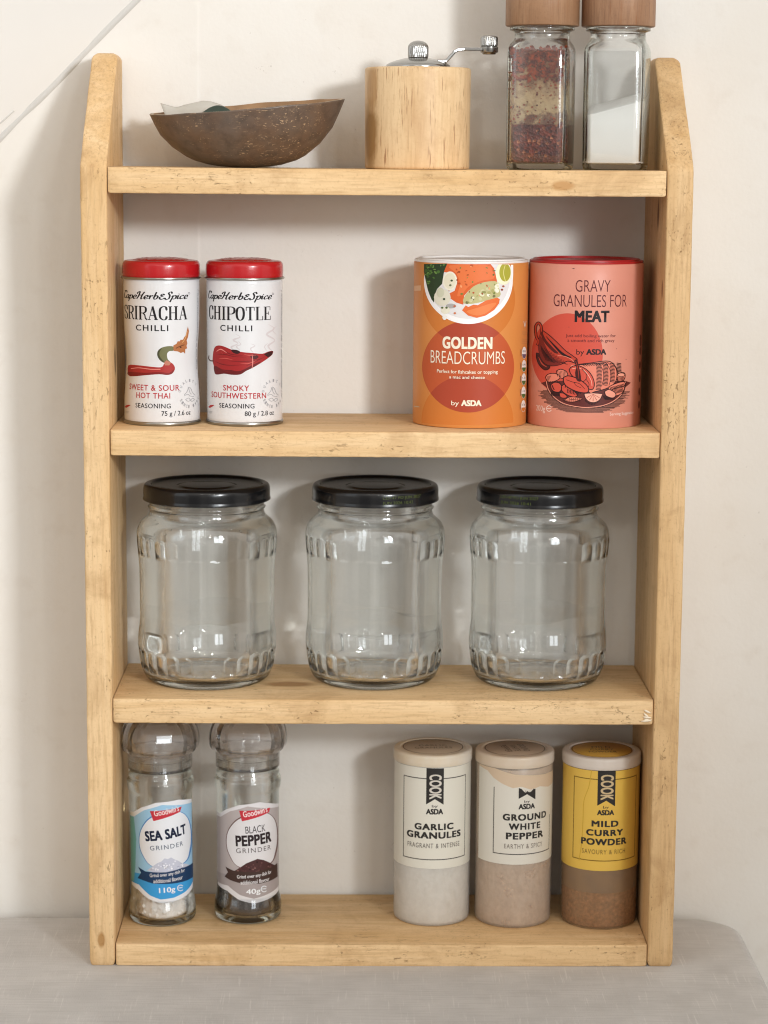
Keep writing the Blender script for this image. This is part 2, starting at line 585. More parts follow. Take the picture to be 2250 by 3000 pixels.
# tablecloth: tight over a rounded table edge, falling to the floor
rings = []
for dz, ins in ((0, 9.0), (-0.5, 6.0), (-2.2, 2.8), (-5, 0.8), (-9, 0.0), (-60, -1.5), (-200, -4), (-430, -8)):
    pts = rrect(-560 + ins, 255 - ins, -420 + ins, 105 - ins * 0.8, (30, 30, 30, 30), 8)
    ring = []
    dens = []
    for i, p in enumerate(pts):
        q = pts[(i + 1) % len(pts)]
        L = math.dist(p, q)
        for t in range(max(1, int(L / 20))):
            f = t / max(1, int(L / 20))
            dens.append((p[0] + (q[0] - p[0]) * f, p[1] + (q[1] - p[1]) * f))
    for x, y in dens:
        wob = 0.0 if dz > -9 else min(1.0, -dz / 200) * 5 * n1(x * 0.02, y * 0.02, 3)
        ring.append((x + wob, min(y + wob * 0.5, 110), dz))
    rings.append(ring)
n0 = min(len(r) for r in rings)
rings = [[r[int(i * len(r) / n0)] for i in range(n0)] for r in rings]
vs, fs = loft(rings[::-1], cap=True)
tag(obj("tablecloth", vs, fs, linen(), angle=50), "grey slubbed linen cloth pulled tight over the table under the wooden rack", "tablecloth")

# ------------------------------------------------------------------ the wooden rack
PX0, PX1 = -195.0, 195.0
PT = 16.9
DEP = 110.0
L_, M_, D_ = 'e4c497', 'd5af7c', 'a67d50'
rack = thing("spice_rack", "open pine rack with four shelves and sloping side tops standing against the wall", "shelf rack", (0, 0, 0))

def slope_y(z):
    """Front edge of a side panel: straight, then cut back towards the wall with a soft knee."""
    t = max(0.0, z - 526.0)
    k = 80.0 / 73.0
    return k * (t - 3.0) if t > 6 else k * t * t / 12.0

def panel(x0, x1, m, seed):
    rings = []
    zz = [0, 0.6, 1.6] + [4 + k * 6.5 for k in range(80)] + [524 + k * 3 for k in range(25)] + [598, 600, 601.2, 601.9]
    zz = sorted(z for z in set(zz) if z <= 602)
    for z in zz:
        e = min(z, 602 - z)
        ins = 0.0 if e > 4 else (4 - e) ** 2 / 16 * (1.2 if z < 50 else 3.4)
        y0 = slope_y(z) + 0.25 * n1(z * 0.03, seed) + (0.35 * n1(z * 0.16, seed + 4)) + ins
        rf = [max(0.5, 1.5 + 1.0 * n1(z * 0.07, seed + q * 7) + 0.6 * n1(z * 0.31, seed + q * 3)) for q in range(2)]
        wob = 0.2 * n1(z * 0.05, seed + 30)
        base = rrect(x0 + ins + wob, x1 - ins + wob, y0, DEP - ins * 0.4, (rf[0], rf[1], 1.2, 1.2), 4)
        rings.append([(p[0], p[1], z) for p in base])
    vs, fs = loft(rings)
    return obj("side_panel", vs, fs, m, rack, angle=60)

panel(PX0, PX0 + PT, wood("pine_side_left", 2, L_, M_, D_, 1.3, knots=((-178, 42, 402, 5.0, '5f4c3a'), (-187, 0, 18, 3.0, 'a87b45'))), 3.0)
panel(PX1 - PT, PX1, wood("pine_side_right", 2, 'd8b688', 'c8a271', '9b7448', 5.1,
      knots=((178, 40, 500, 6.0, '5b3a20'), (178, 12, 452, 3.0, '6b4524'))), 8.0)

def shelf_board(zt, zb, seed, m, dep=DEP - 1.0):
    x0, x1 = PX0 + PT + 0.55, PX1 - PT - 0.55
    rings = []
    stations = [0, 0.7, 2.0] + [4 + k * 4.0 for k in range(86)] + [x1 - x0 - 2.0, x1 - x0 - 0.7, x1 - x0]
    for s in sorted(stations):
        if s > x1 - x0:
            continue
        e = min(s, x1 - x0 - s)
        ins = (0.9 - e) * 0.9 if e < 0.9 else 0.0
        rag = 0.7 * max(0.0, n1(s * 0.8, seed + 12)) if e < 4 else 0.0
        f0 = 0.25 + 0.3 * n1(s * 0.02, seed) + 0.2 * n1(s * 0.17, seed + 5) + ins + rag
        ra = max(0.5, 1.3 + 0.7 * n1(s * 0.06, seed + 1) + 0.5 * n1(s * 0.4, seed + 2))
        rb = max(0.4, 0.9 + 0.6 * n1(s * 0.08, seed + 3) + 0.5 * n1(s * 0.45, seed + 6))
        sag = -0.35 * math.sin(math.pi * s / (x1 - x0))
        pts = rrect(f0, dep, zb + ins + sag + 0.15 * n1(s * 0.2, seed + 9), zt + sag, (rb, 0.6, 0.6, ra), 4)
        rings.append([(x0 + s, p[0], p[1]) for p in pts])
    vs, fs = loft(rings)
    return obj("shelf", vs, fs, m, rack, angle=60)

ZS = ((527.8, 511.4), (360.0, 343.5), (182.6, 166.3), (14.9, 0.0))
for i, (zt, zb) in enumerate(ZS):
    kn = ((-62, 46, 182.6, 9, '9a6f40'),) if i == 2 else ((112, 0, 518, 4.0, 'b98a55'),) if i == 0 else ()
    shelf_board(zt, zb, 20.0 + i * 11, wood("pine_shelf_%d" % i, 0, 'e5c598', 'd6b07d', 'a77e50', 2.0 + i * 3.7, knots=kn))
# pale torn fibres at the right end of the third shelf
parts = []
for (x, z, l, a) in ((171.6, 176.5, 4.6, 25), (171.4, 174.2, 4.2, 40), (171.0, 171.8, 5.2, 5), (171.6, 170.4, 4.8, 15), (169.8, 168.8, 7.0, -8)):
    ca_, sa_ = math.cos(math.radians(a)), math.sin(math.radians(a))
    parts.append(tube([(x + l * t * ca_, -0.35 - 0.4 * math.sin(t * 3.1), z - l * t * sa_) for t in (0, .3, .6, 1.0)], [0.3, 0.75, 0.8, 0.35], 6))
vs, fs, _ = merge(parts)
obj("splinters", vs, fs, mat("torn_wood", 'efe0c8', rough=0.8), rack)

# ------------------------------------------------------------------ printing: flat artwork wrapped on a turned surface
_txt = {}
def text_mesh(s, weight=0.0, spacing=1.0):
    key = (s, weight, spacing)
    if key not in _txt:
        c = bpy.data.curves.new("lettering", 'FONT')
        c.body = s
        c.resolution_u = 4
        c.offset = weight
        c.space_character = spacing
        c.fill_mode = 'BOTH' if False else 'FRONT'
        o = bpy.data.objects.new("lettering", c)
        COL.objects.link(o)
        dg = bpy.context.evaluated_depsgraph_get()
        dg.update()
        me = o.evaluated_get(dg).to_mesh()
        vs = [(v.co.x, v.co.y) for v in me.vertices]
        fs = [tuple(p.vertices) for p in me.polygons]
        o.evaluated_get(dg).to_mesh_clear()
        bpy.data.objects.remove(o)
        bpy.data.curves.remove(c)
        _txt[key] = (vs, fs)
    return _txt[key]

def ribbon(pts, width, n=5, closed=False):
    """A drawn stroke: smooth path with a width (number, list or function of the direction)."""
    if len(pts) > 2:
        if closed:
            ext = [pts[-1]] + list(pts) + [pts[0], pts[1]]
            sm = smooth_prof(ext, n)[n:-n]
        else:
            sm = smooth_prof(list(pts), n)
    else:
        sm = [tuple(pts[0]), tuple(pts[1])]
    vs, fs = [], []
    m = len(sm)
    for i, p in enumerate(sm):
        a, b = sm[max(i - 1, 0)], sm[min(i + 1, m - 1)]
        dx, dy = b[0] - a[0], b[1] - a[1]
        L = math.hypot(dx, dy) or 1.0
        dx, dy = dx / L, dy / L
        t = i / (m - 1)
        if callable(width):
            w = width(dx, dy)
        elif isinstance(width, (list, tuple)):
            q = t * (len(width) - 1)
            k = min(int(q), len(width) - 2)
            w = width[k] + (width[k + 1] - width[k]) * (q - k)
        else:
            w = width
        vs += [(p[0] - dy * w / 2, p[1] + dx * w / 2), (p[0] + dy * w / 2, p[1] - dx * w / 2)]
    for i in range(m - 1):
        fs.append((2 * i, 2 * i + 1, 2 * i + 3, 2 * i + 2))
    return vs, fs

SERIF = {
 'S': (.78, [([(.68, .72), (.62, .93), (.40, 1.0), (.16, .9), (.13, .72), (.30, .56), (.55, .44), (.68, .26), (.60, .06), (.38, 0), (.16, .07), (.1, .28)], 'n'), ([(.69, .66), (.69, .98)], .065), ([(.1, .02), (.1, .34)], .065)]),
 'R': (.86, [([(.2, 0), (.2, 1)], .185), ([(.2, .98), (.5, .98), (.7, .88), (.7, .62), (.5, .5), (.2, .5)], 'n'), ([(.45, .5), (.62, .34), (.68, .1), (.84, .01)], .11), ([(.04, .015), (.38, .015)], .055), ([(.04, .985), (.3, .985)], .055)]),
 'I': (.46, [([(.22, 0), (.22, 1)], .185), ([(.05, .015), (.4, .015)], .055), ([(.05, .985), (.4, .985)], .055)]),
 'A': (.92, [([(.14, 0), (.44, 1)], .065), ([(.44, 1), (.74, 0)], .185), ([(.24, .33), (.62, .33)], .055), ([(.02, .015), (.28, .015)], .055), ([(.58, .015), (.9, .015)], .055)]),
 'C': (.80, [([(.70, .74), (.62, .95), (.42, 1.0), (.18, .84), (.13, .5), (.18, .16), (.42, 0), (.62, .06), (.71, .27)], 'n'), ([(.71, .66), (.71, .98)], .065)]),
 'H': (.92, [([(.2, 0), (.2, 1)], .185), ([(.7, 0), (.7, 1)], .185), ([(.2, .52), (.7, .52)], .055)] + [([(a, b), (a + .32, b)], .055) for a in (.04, .54) for b in (.015, .985)]),
 'P': (.78, [([(.2, 0), (.2, 1)], .185), ([(.2, .98), (.5, .98), (.7, .86), (.7, .60), (.5, .46), (.2, .46)], 'n'), ([(.04, .015), (.38, .015)], .055), ([(.04, .985), (.3, .985)], .055)]),
 'O': (.84, [([(.42, 1.0), (.2, .86), (.13, .5), (.2, .14), (.42, 0), (.64, .14), (.71, .5), (.64, .86), (.42, 1.0)], 'n')]),
 'T': (.80, [([(.4, 0), (.4, 1)], .185), ([(.06, .98), (.74, .98)], .065), ([(.22, .015), (.58, .015)], .055), ([(.07, .98), (.07, .72)], .065), ([(.73, .98), (.73, .72)], .065)]),
 'L': (.74, [([(.2, 0), (.2, 1)], .185), ([(.04, .985), (.38, .985)], .055), ([(.04, .015), (.68, .015)], .045), ([(.67, .0), (.67, .3)], .065)]),
 'E': (.78, [([(.2, 0), (.2, 1)], .185), ([(.04, .98), (.66, .98)], .045), ([(.04, .015), (.70, .015)], .045), ([(.2, .5), (.5, .5)], .055), ([(.66, .98), (.66, .72)], .065), ([(.70, .0), (.70, .3)], .065), ([(.5, .38), (.5, .62)], .055)]),
}
SCRIPT = {
 'C': (.62, [[(.70, .78), (.58, 1), (.25, .9), (.08, .5), (.18, .08), (.45, 0), (.68, .16)], [(.02, .95), (.3, 1.02), (.6, .98)]]),
 'a': (.60, [[(.52, .42), (.33, .5), (.1, .3), (.14, .05), (.33, .03), (.52, .3)], [(.56, .5), (.49, .12), (.58, 0), (.7, .1)]]),
 'p': (.60, [[(.06, .36), (.22, .5), (.14, .1), (.04, -.42)], [(.18, .32), (.4, .5), (.56, .36), (.48, .06), (.24, .02)]]),
 'e': (.52, [[(.1, .2), (.42, .28), (.46, .46), (.27, .5), (.1, .24), (.22, .01), (.55, .12)]]),
 'H': (.86, [[(.02, .7), (.12, .95), (.32, .98), (.26, .4), (.1, 0)], [(.84, 1.0), (.66, .5), (.62, .05), (.8, .04)], [(.2, .5), (.68, .56)]]),
 'r': (.46, [[(.08, .36), (.22, .5), (.16, 0)], [(.18, .25), (.34, .48), (.5, .44)]]),
 'b': (.60, [[(.28, 1), (.14, .1)], [(.16, .3), (.38, .5), (.54, .32), (.4, .02), (.13, .07)]]),
 '&': (.66, [[(.58, .60), (.36, .72), (.22, .56), (.42, .42), (.16, .28), (.2, .05), (.45, 0), (.66, .2)]]),
 'S': (.62, [[(.66, .78), (.5, 1.02), (.28, .86), (.46, .5), (.44, .08), (.16, -.02), (.02, .2)]]),
 'i': (.34, [[(.06, .38), (.18, .5), (.14, .08), (.32, .08)], [(.19, .66), (.23, .74)]]),
 'c': (.50, [[(.48, .40), (.34, .5), (.1, .3), (.15, .03), (.5, .12)]]),
}
def serif_mesh(s):
    parts, x = [], 0.0
    nib = lambda dx, dy: 0.055 + 0.135 * abs(dy) ** 1.5
    for ch in s:
        w, strokes = SERIF[ch]
        for pts, mode in strokes:
            parts.append(ribbon([(x + a, b) for a, b in pts], nib if mode == 'n' else mode, 6))
        x += w
    v, f, _ = merge(parts)
    return v, f
def script_mesh(s):
    parts, x = [], 0.0
    nib = lambda dx, dy: 0.075 + 0.13 * abs(dy * 0.9 - dx * 0.35)
    for ch in s:
        w, strokes = SCRIPT[ch]
        for pts in strokes:
            parts.append(ribbon([(x + a + b * 0.22, b) for a, b in pts], nib, 6))
        x += w
    v, f, _ = merge(parts)
    return v, f

class Print:
    """Collects flat artwork in the pixels of an enlarged view (zs = enlarged pixels per mm), then wraps it round a body of radius R."""
    def __init__(s, R, ax, base, zs, tanE, view, surf=None, rise=0.02, zv=None):
        s.zv = zv or zs
        s.R, s.ax, s.base, s.zs, s.tanE, s.view = R, ax, base, zs, tanE, view
        s.cosE = 1 / math.sqrt(1 + tanE * tanE)
        s.surf = surf
        s.items, s.mats, s.k, s.rise = [], [], 0, rise
    def P(s, x, y):
        d = max(-0.985, min(0.985, (x - s.ax) / s.zs / s.R))
        a = math.asin(d)
        return (a * s.R, (s.base - y) / (s.zv * s.cosE) - s.R * (1 - math.cos(a)) * s.tanE)
    def add(s, vs, fs, m, layer):
        if m not in s.mats:
            s.mats.append(m)
        s.k += 1
        s.items.append((vs, fs, s.mats.index(m), layer * 0.02 + s.k * 0.0012))
    def poly(s, pts, m, layer=1, smooth=0):
        if smooth:
            e = [pts[-1]] + list(pts) + [pts[0], pts[1]]
            pts = smooth_prof(e, smooth)[smooth:-smooth - 1]
        q = [s.P(*p) for p in pts]
        s.add(q, [tuple(range(len(q)))], m, layer)
    def ell(s, cx, cy_, rx, ry, m, layer=1, a0=0, a1=360, n=72, clip_top=None, rot=0):
        pts = []
        c, d = math.cos(math.radians(rot)), math.sin(math.radians(rot))
        for k in range(n):
            a = math.radians(a0 + (a1 - a0) * k / (n - (0 if a1 - a0 == 360 else 1)))
            ex, ey = rx * math.cos(a), ry * math.sin(a)
            x, y = cx + ex * c - ey * d, cy_ + ex * d + ey * c
            if clip_top is not None:
                y = max(y, clip_top)
            pts.append((x, y))
        s.poly(pts, m, layer)
    def ring(s, cx, cy_, rx, ry, w, m, layer=1, a0=0, a1=360):
        n = 48
        pts = [(cx + rx * math.cos(math.radians(a0 + (a1 - a0) * k / n)), cy_ + ry * math.sin(math.radians(a0 + (a1 - a0) * k / n))) for k in range(n + 1)]
        s.line(pts, w, m, layer, 1)
    def line(s, pts, w, m, layer=2, n=5):
        vs, fs = ribbon(pts, w, n)
        s.add([s.P(*p) for p in vs], fs, m, layer)
    def hatch(s, segs, w, m, layer=2):
        parts = [ribbon(q, w, 3) for q in segs]
        vs, fs, _ = merge(parts)
        s.add([s.P(*p) for p in vs], fs, m, layer)
    def fit(s, mesh, x0, x1, y0, y1, m, layer=3, rot=0.0, shear=0.0, bb=None):
        """Place flat lettering so that its outline fills the box (x0, y0 top) - (x1, y1 bottom)."""
        vs, fs = mesh
        vs = [(a + shear * b, b) for a, b in vs]
        ax0, ax1 = min(v[0] for v in vs), max(v[0] for v in vs)
        ay0, ay1 = min(v[1] for v in vs), max(v[1] for v in vs)
        if bb:
            ax0, ax1, ay0, ay1 = bb
        p, q = s.P(x0, y1), s.P(x1, y0)
        if rot:
            cx, cy_ = (x0 + x1) / 2, (y0 + y1) / 2
            c = s.P(cx, cy_)
            W, H = (x1 - x0) / s.zs, (y1 - y0) / s.zs
            cr, sr = math.cos(math.radians(rot)), math.sin(math.radians(rot))
            o = []
            for a, b in vs:
                u = ((a - ax0) / (ax1 - ax0) - 0.5) * W
                v = ((b - ay0) / (ay1 - ay0) - 0.5) * H
                o.append((c[0] + u * cr - v * sr, c[1] + u * sr + v * cr))
        else:
            mx, my = s.P((x0 + x1) / 2, y0)[1], s.P((x0 + x1) / 2, y1)[1]
            o = [(p[0] + (a - ax0) / (ax1 - ax0) * (q[0] - p[0]), my + (b - ay0) / (ay1 - ay0) * (mx - my)) for a, b in vs]
        s.add(o, fs, m, layer)
    def text(s, t, x0, x1, y0, y1, m, weight=0.0, layer=3, rot=0.0, spacing=1.0, shear=0.0):
        """Heavier weights are built from slightly shifted impressions of the same lettering."""
        if weight <= 0.0:
            return s.fit(text_mesh(t, weight, spacing), x0, x1, y0, y1, m, layer, rot, shear)
        v, f = text_mesh(t, 0.0, spacing)
        bx = (min(q[0] for q in v), max(q[0] for q in v), min(q[1] for q in v), max(q[1] for q in v))
        e, g = weight, weight * 0.7
        for ox, oy in ((-e, 0), (e, 0), (0, -g), (0, g)) if weight < 0.03 else ((-e, -g), (e, -g), (-e, g), (e, g), (0, 0)):
            s.fit(([(q[0] + ox, q[1] + oy) for q in v], f), x0, x1, y0, y1, m, layer, rot, shear, (bx[0] - e, bx[1] + e, bx[2] - g, bx[3] + g))
    def build(s, name, parent, step=1.3, hstep=None):
        vs, fs, fm = [], [], []
        for q, f, mi, lay in s.items:
            bm = bmesh.new()
            bv = [bm.verts.new((a, b, 0)) for a, b in q]
            for t in f:
                try:
                    bm.faces.new([bv[i] for i in t])
                except ValueError:
                    pass
            bmesh.ops.triangulate(bm, faces=[x for x in bm.faces if len(x.verts) > 4])
            def cut(axis, st):
                lo = min(v.co[axis] for v in bm.verts)
                hi = max(v.co[axis] for v in bm.verts)
                k = math.ceil(lo / st)
                while k * st < hi:
                    co, no = Vector((0, 0, 0)), Vector((0, 0, 0))
                    co[axis] = k * st
                    no[axis] = 1
                    bmesh.ops.bisect_plane(bm, geom=bm.verts[:] + bm.edges[:] + bm.faces[:], plane_co=co, plane_no=no, dist=1e-5)
                    k += 1
            cut(0, step)
            if hstep:
                cut(1, hstep)
            bm.verts.index_update()
            off = len(vs)
            for v in bm.verts:
                a = v.co.x / s.R + s.view
                R = s.surf(a, v.co.y) if s.surf else s.R
                R += s.rise + lay
                vs.append((R * math.sin(a), -R * math.cos(a), v.co.y))
            for x in bm.faces:
                ids = [v.index + off for v in x.verts]
                A, B, C = (Vector(vs[i]) for i in ids[:3])
                if (B - A).cross(C - A).dot(Vector((A.x, A.y, 0))) < 0:
                    ids.reverse()
                fs.append(ids)
                fm.append(mi)
            bm.free()
        return obj(name, vs, fs, s.mats, parent, fmat=fm, recalc=False)

def view_angle(x, y):
    return math.atan2(CX - x, CD + y)

INK = {}
def ink(h, rough=0.5):
    k = (h, rough)
    if k not in INK:
        INK[k] = mat("ink_" + h, h, rough=rough, spec=0.3)
    return INK[k]

# ------------------------------------------------------------------ top shelf
Z1, Z2, Z3, Z4 = 527.6, 359.85, 182.4, 14.7

# coconut-shell bowl, lopsided rim, sitting slightly tilted
def bowl_r(f):
    tb = ((0, 6), (.02, 16), (.05, 24), (.12, 33.5), (.19, 39), (.37, 48.5), (.6, 56.5), (.8, 60.5), (1, 64))
    for (a, p), (b, q) in zip(tb, tb[1:]):
        if f <= b:
            return p + (q - p) * (f - a) / (b - a)
    return 64
BX, BY = -93.5, 55.0
def bowl_pt(f, a, t):
    c, s = math.cos(a), math.sin(a)
    r = bowl_r(f) - t
    sx = 1.035 if c > 0 else 0.965
    wob = 1 + 0.012 * n1(c * 2 + 3, s * 2, 1.0 + f)
    x, y = r * c * sx * wob, r * s * 0.66 * wob
    zr = 39.4 + x * 11.0 / 128 + y * 0.06 + 0.5 * n1(c * 3, s * 3, 9)
    return x, y, f * (zr - t * 0.0)
fr = [0, .01, .02, .05, .08, .12, .19, .28, .37, .5, .6, .7, .8, .9, .97, 1.0]
SEG = 120
vs, fs = [], []
for f in fr:
    for k in range(SEG):
        vs.append(bowl_pt(f, 2 * math.pi * k / SEG, 0))
for f in (1.0, .97, .9, .8, .7, .6, .5, .37, .28, .19, .12):
    for k in range(SEG):
        x, y, z = bowl_pt(f, 2 * math.pi * k / SEG, 2.6)
        vs.append((x, y, z + (0 if f > .99 else 2.0 * (1 - f) - 0.1)))
nr = len(fr) + 11
for i in range(nr - 1):
    for k in range(SEG):
        l = (k + 1) % SEG
        fs.append((i * SEG + k, i * SEG + l, (i + 1) * SEG + l, (i + 1) * SEG + k))
fs.append(tuple(range(SEG - 1, -1, -1)))
fs.append(tuple(range((nr - 1) * SEG, nr * SEG)))
fm = [0] * len(fs)
for i in range(len(fr) - 1, nr - 1):
    for k in range(SEG):
        fm[i * SEG + k] = 2 if i == len(fr) - 1 else 1
fm[-1] = 1
def shell_mat():
    w = NT("coconut_shell")
    v = w.coords()
    a = w.noise(v, 35, 5)
    b = w.noise(w.coords((1, 1, 1), (2, 1, 4)), 140, 4, 0.6)
    c = w.mix(w.rng(a, 0.35, 0.65), rgb('63564c'), rgb('67503f'))
    c = w.mix(w.math('MULTIPLY', w.rng(b, 0.45, 0.75), 0.55), c, rgb('382f29'))
    f1 = w.noise(w.coords((0.45, 1, 1.6), (0.3, 0.2, 0.1)), 420, 2, 0.5, 2.2)
    m1 = w.math('MULTIPLY', w.rng(f1, 0.64, 0.68), w.rng(w.noise(v, 26, 2), 0.42, 0.56))
    c = w.mix(w.math('MULTIPLY', m1, 0.7), c, rgb('c7a680'))
    w.t.links.new(c, w.b.inputs["Base Color"])
    w.b.inputs["Roughness"].default_value = 0.4
    w.bump(w.math('ADD', w.noise(v, 220, 4), b), 0.35, 0.0006)
    return w.m
bowl = obj("coconut_bowl", vs, fs, [shell_mat(), mat("shell_inside", 'a07c58', rough=0.6, var=.35, vscale=70), mat("shell_rim", 'b7a48c', rough=0.6, var=.3, vscale=200)],
           loc=(BX, BY, Z1), fmat=fm)
tag(bowl, "brown coconut shell bowl with a tilted rim on the top shelf", "bowl")

# papery white scrap and dark green leaf lying in the bowl
def sheet(nu, nv, fn, th):
    top, bot = [], []
    for j in range(nv):
        for i in range(nu):
            p = fn(i / (nu - 1), j / (nv - 1))
            top.append(p)
            bot.append((p[0], p[1], p[2] - th))
    vs = top + bot
    o = nu * nv
    fs = []
    for j in range(nv - 1):
        for i in range(nu - 1):
            q = (j * nu + i, j * nu + i + 1, (j + 1) * nu + i + 1, (j + 1) * nu + i)
            fs += [q, tuple(k + o for k in q[::-1])]
    edge = [i for i in range(nu)] + [j * nu + nu - 1 for j in range(1, nv)] + [(nv - 1) * nu + i for i in range(nu - 2, -1, -1)] + [j * nu for j in range(nv - 2, 0, -1)]
    for a, b in zip(edge, edge[1:] + edge[:1]):
        fs.append((a, a + o, b + o, b))
    return vs, fs
def scrap(u, v):
    # a curled flap: the front edge tucked below the rim, the back edge standing up; its left corner curls into a thin tip
    x = -50 + 40 * u
    prof = [(0, 39.0), (.12, 39.0), (.3, 41.0), (.55, 43.4), (.7, 43.2), (.85, 41.0), (1, 37.5)]
    for (a, p), (b, q) in zip(prof, prof[1:]):
        if u <= b:
            h = p + (q - p) * (u - a) / (b - a)
            break
    t = v ** 0.8
    y = -14 + 26 * v
    zz = 31.0 + (h - 31.0) * t + 0.6 * n1(u * 5, v * 4, 2)
    if u < 0.12:
        k = (0.12 - u) / 0.12
        x -= 5.5 * k * v
        zz += 2.6 * k * v * v
        y += 6 * k * (1 - v)
    return (x, y + 2.5 * n1(u * 3, v * 2), zz)
vs, fs = sheet(30, 14, scrap, 0.25)
tag(obj("paper_scrap", vs, fs, veil("papery_film", 'c9c4ba', 0.72, 0.5), loc=(BX, BY, Z1)),
    "translucent white papery scrap poking out of the coconut bowl", "paper")
def leaf(u, v):
    w = math.sin(math.pi * min(1, v * 0.93 + 0.05)) * 6.0
    return (-27 + 21 * v, -17 + 3 * v + (u - .5) * 1.2 * w, 34.2 + (u - 0.25) * w * 0.75 + 2.5 * math.sin(v * 2.8))
vs, fs = sheet(9, 16, leaf, 0.3)
tag(obj("green_leaf", vs, fs, mat("leaf_green", '14301f', rough=0.4, var=.4, vscale=200), loc=(BX, BY, Z1)),
    "dark green leaf tucked beside the white scrap in the coconut bowl", "leaf")

M_CHROME = mat("chrome", 'a9a8a5', rough=0.2, metal=1.0)
# pepper mill
mill = thing("pepper_mill", "squat wooden pepper mill with a chrome crank on the top shelf", "pepper mill", (20.2, 52, Z1))
def millr(r, z, a):
    return r * (0.99 + 0.0105 * z / 65)
vs, fs = lathe([(33.6, 0), (34.4, 0.6), (34.6, 2), (34.6, 20), (34.6, 40), (34.6, 63.2), (34.3, 64.6), (33.2, 65.2), (5, 65.2)], 128, millr)
M_MILL = wood("rubberwood", 2, 'dec096', 'd2b084', 'b99066', 7.7, rough=0.45, dents=0.0, grain=0.9, pores=0.85,
              knots=((-33, -14, 22, 11, '98703f'), (-31, -16, 50, 7.5, 'b58c5c')))
obj("body", vs, fs, M_MILL, mill, angle=50)
vs, fs = lathe([(21.0, 65.0), (21.2, 66.0), (20.6, 67.2), (18.5, 68.4), (14, 70), (9, 71.3), (4, 71.9), (0.02, 72)], 96)
obj("top_disc", vs, fs, M_CHROME, mill, angle=60)
def knurl(n, depth):
    return lambda r, z, a: r - depth * (0.5 + 0.5 * math.cos(n * a)) * (1.0 if r > 4 else 0)
vs, fs = lathe([(6.0, 71.5), (6.6, 72.0), (6.7, 73.2), (6.7, 75), (6.7, 78.6), (6.3, 79.8), (5.2, 81.2), (3.2, 82.3), (1, 82.7), (0.02, 82.7)], 240,
               lambda r, z, a: r - (0.45 * (0.5 + 0.5 * math.cos(30 * a)) if 72.5 < z < 79 else 0))
obj("top_knob", vs, fs, M_CHROME, mill, angle=50)
arm = [(12, 0, 69.4), (16, 0, 69.2), (18.5, 0, 69.9), (23.5, 0, 75.6), (26, 0, 77.0), (30, 0, 77.4), (46, 0, 77.5), (50, 0, 77.5)]
rings = []
for i, p in enumerate(arm):
    t = (Vector(arm[min(i + 1, 7)]) - Vector(arm[max(i - 1, 0)])).normalized()
    nn = Vector((-t.z, 0, t.x))
    hw = 6.5 - 0.5 * i if i < 5 else 3.6
    rings.append([tuple(Vector(p) + Vector((0, 1, 0)) * a + nn * b) for a, b in ((-hw, -1.1), (hw, -1.1), (hw, 1.1), (-hw, 1.1))])
vs, fs = loft(rings)
o = obj("crank_arm", vs, fs, M_CHROME, mill, smooth=False)
bv = o.modifiers.new("soft", 'BEVEL'); bv.width = 0.0006; bv.segments = 2
vs, fs = lathe([(2.5, 74.0), (4.2, 74.2), (4.8, 75.2), (5.6, 75.4), (5.9, 76), (5.9, 79), (5.4, 79.4), (4.2, 79.5)], 64)
hub = obj("crank_hub", vs, fs, M_CHROME, mill, loc=(46.3, 0, 0), angle=50)
vs, fs = lathe([(4.6, 79.3), (5.7, 79.8), (5.75, 80.6), (5.75, 84.6), (5.2, 85.6), (3.6, 86.2), (0.02, 86.4)], 240,
               lambda r, z, a: r - (0.4 * (0.5 + 0.5 * math.cos(26 * a)) if 80 < z < 85 else 0))
obj("crank_knob", vs, fs, M_CHROME, mill, loc=(46.3, 0, 0), angle=50)

# square glass shakers with wooden caps
M_GLASS = glass_mat("clear_glass", (0.994, 0.998, 0.995, 1), (0.95, 0.98, 0.962, 1), 0.30, 0.48)
M_CAPA = wood("acacia_cap", 2, 'a58062', '967052', '795a42', 11.0, rough=0.5, dents=0.1, grain=1.0, pores=0.5)
M_CAPB = wood("acacia_cap_striped", 2, 'a78265', '8d674c', '735342', 15.0, rough=0.5, dents=0.1, grain=1.2, pores=0.5)
def sq_ring(h, r, z, m=9):
    r = min(r, h * 0.999)
    return [(x, y, z) for x, y in rrect(-h, h, -h, h, (r, r, r, r), m)]
OUT = [(17.5, 6, 0), (18.7, 6.5, 0.3), (19.5, 6.5, 1.2), (19.8, 6.5, 3), (20.0, 6.5, 30), (20.0, 6.5, 60), (20.0, 6.8, 76), (19.7, 7.5, 78.6), (19.0, 9, 80.6),
       (18.3, 12, 82.2), (18.0, 15, 83.4), (17.9, 17.5, 85), (17.9, 17.8, 88.2), (18.6, 18.5, 88.9), (20.9, 20.8, 89.6), (21.2, 21.1, 90.6), (20.9, 20.8, 91.6), (18.4, 18.3, 92.0), (18.4, 18.3, 98)]
INN = [(16.6, 16.5, 98), (16.6, 16.5, 85), (16.8, 13, 83), (17.4, 9, 80.6), (17.9, 6, 78), (18.1, 5.0, 75), (18.1, 5.0, 40), (18.0, 5.0, 6), (17.4, 5, 4.2), (15, 5, 3.8)]
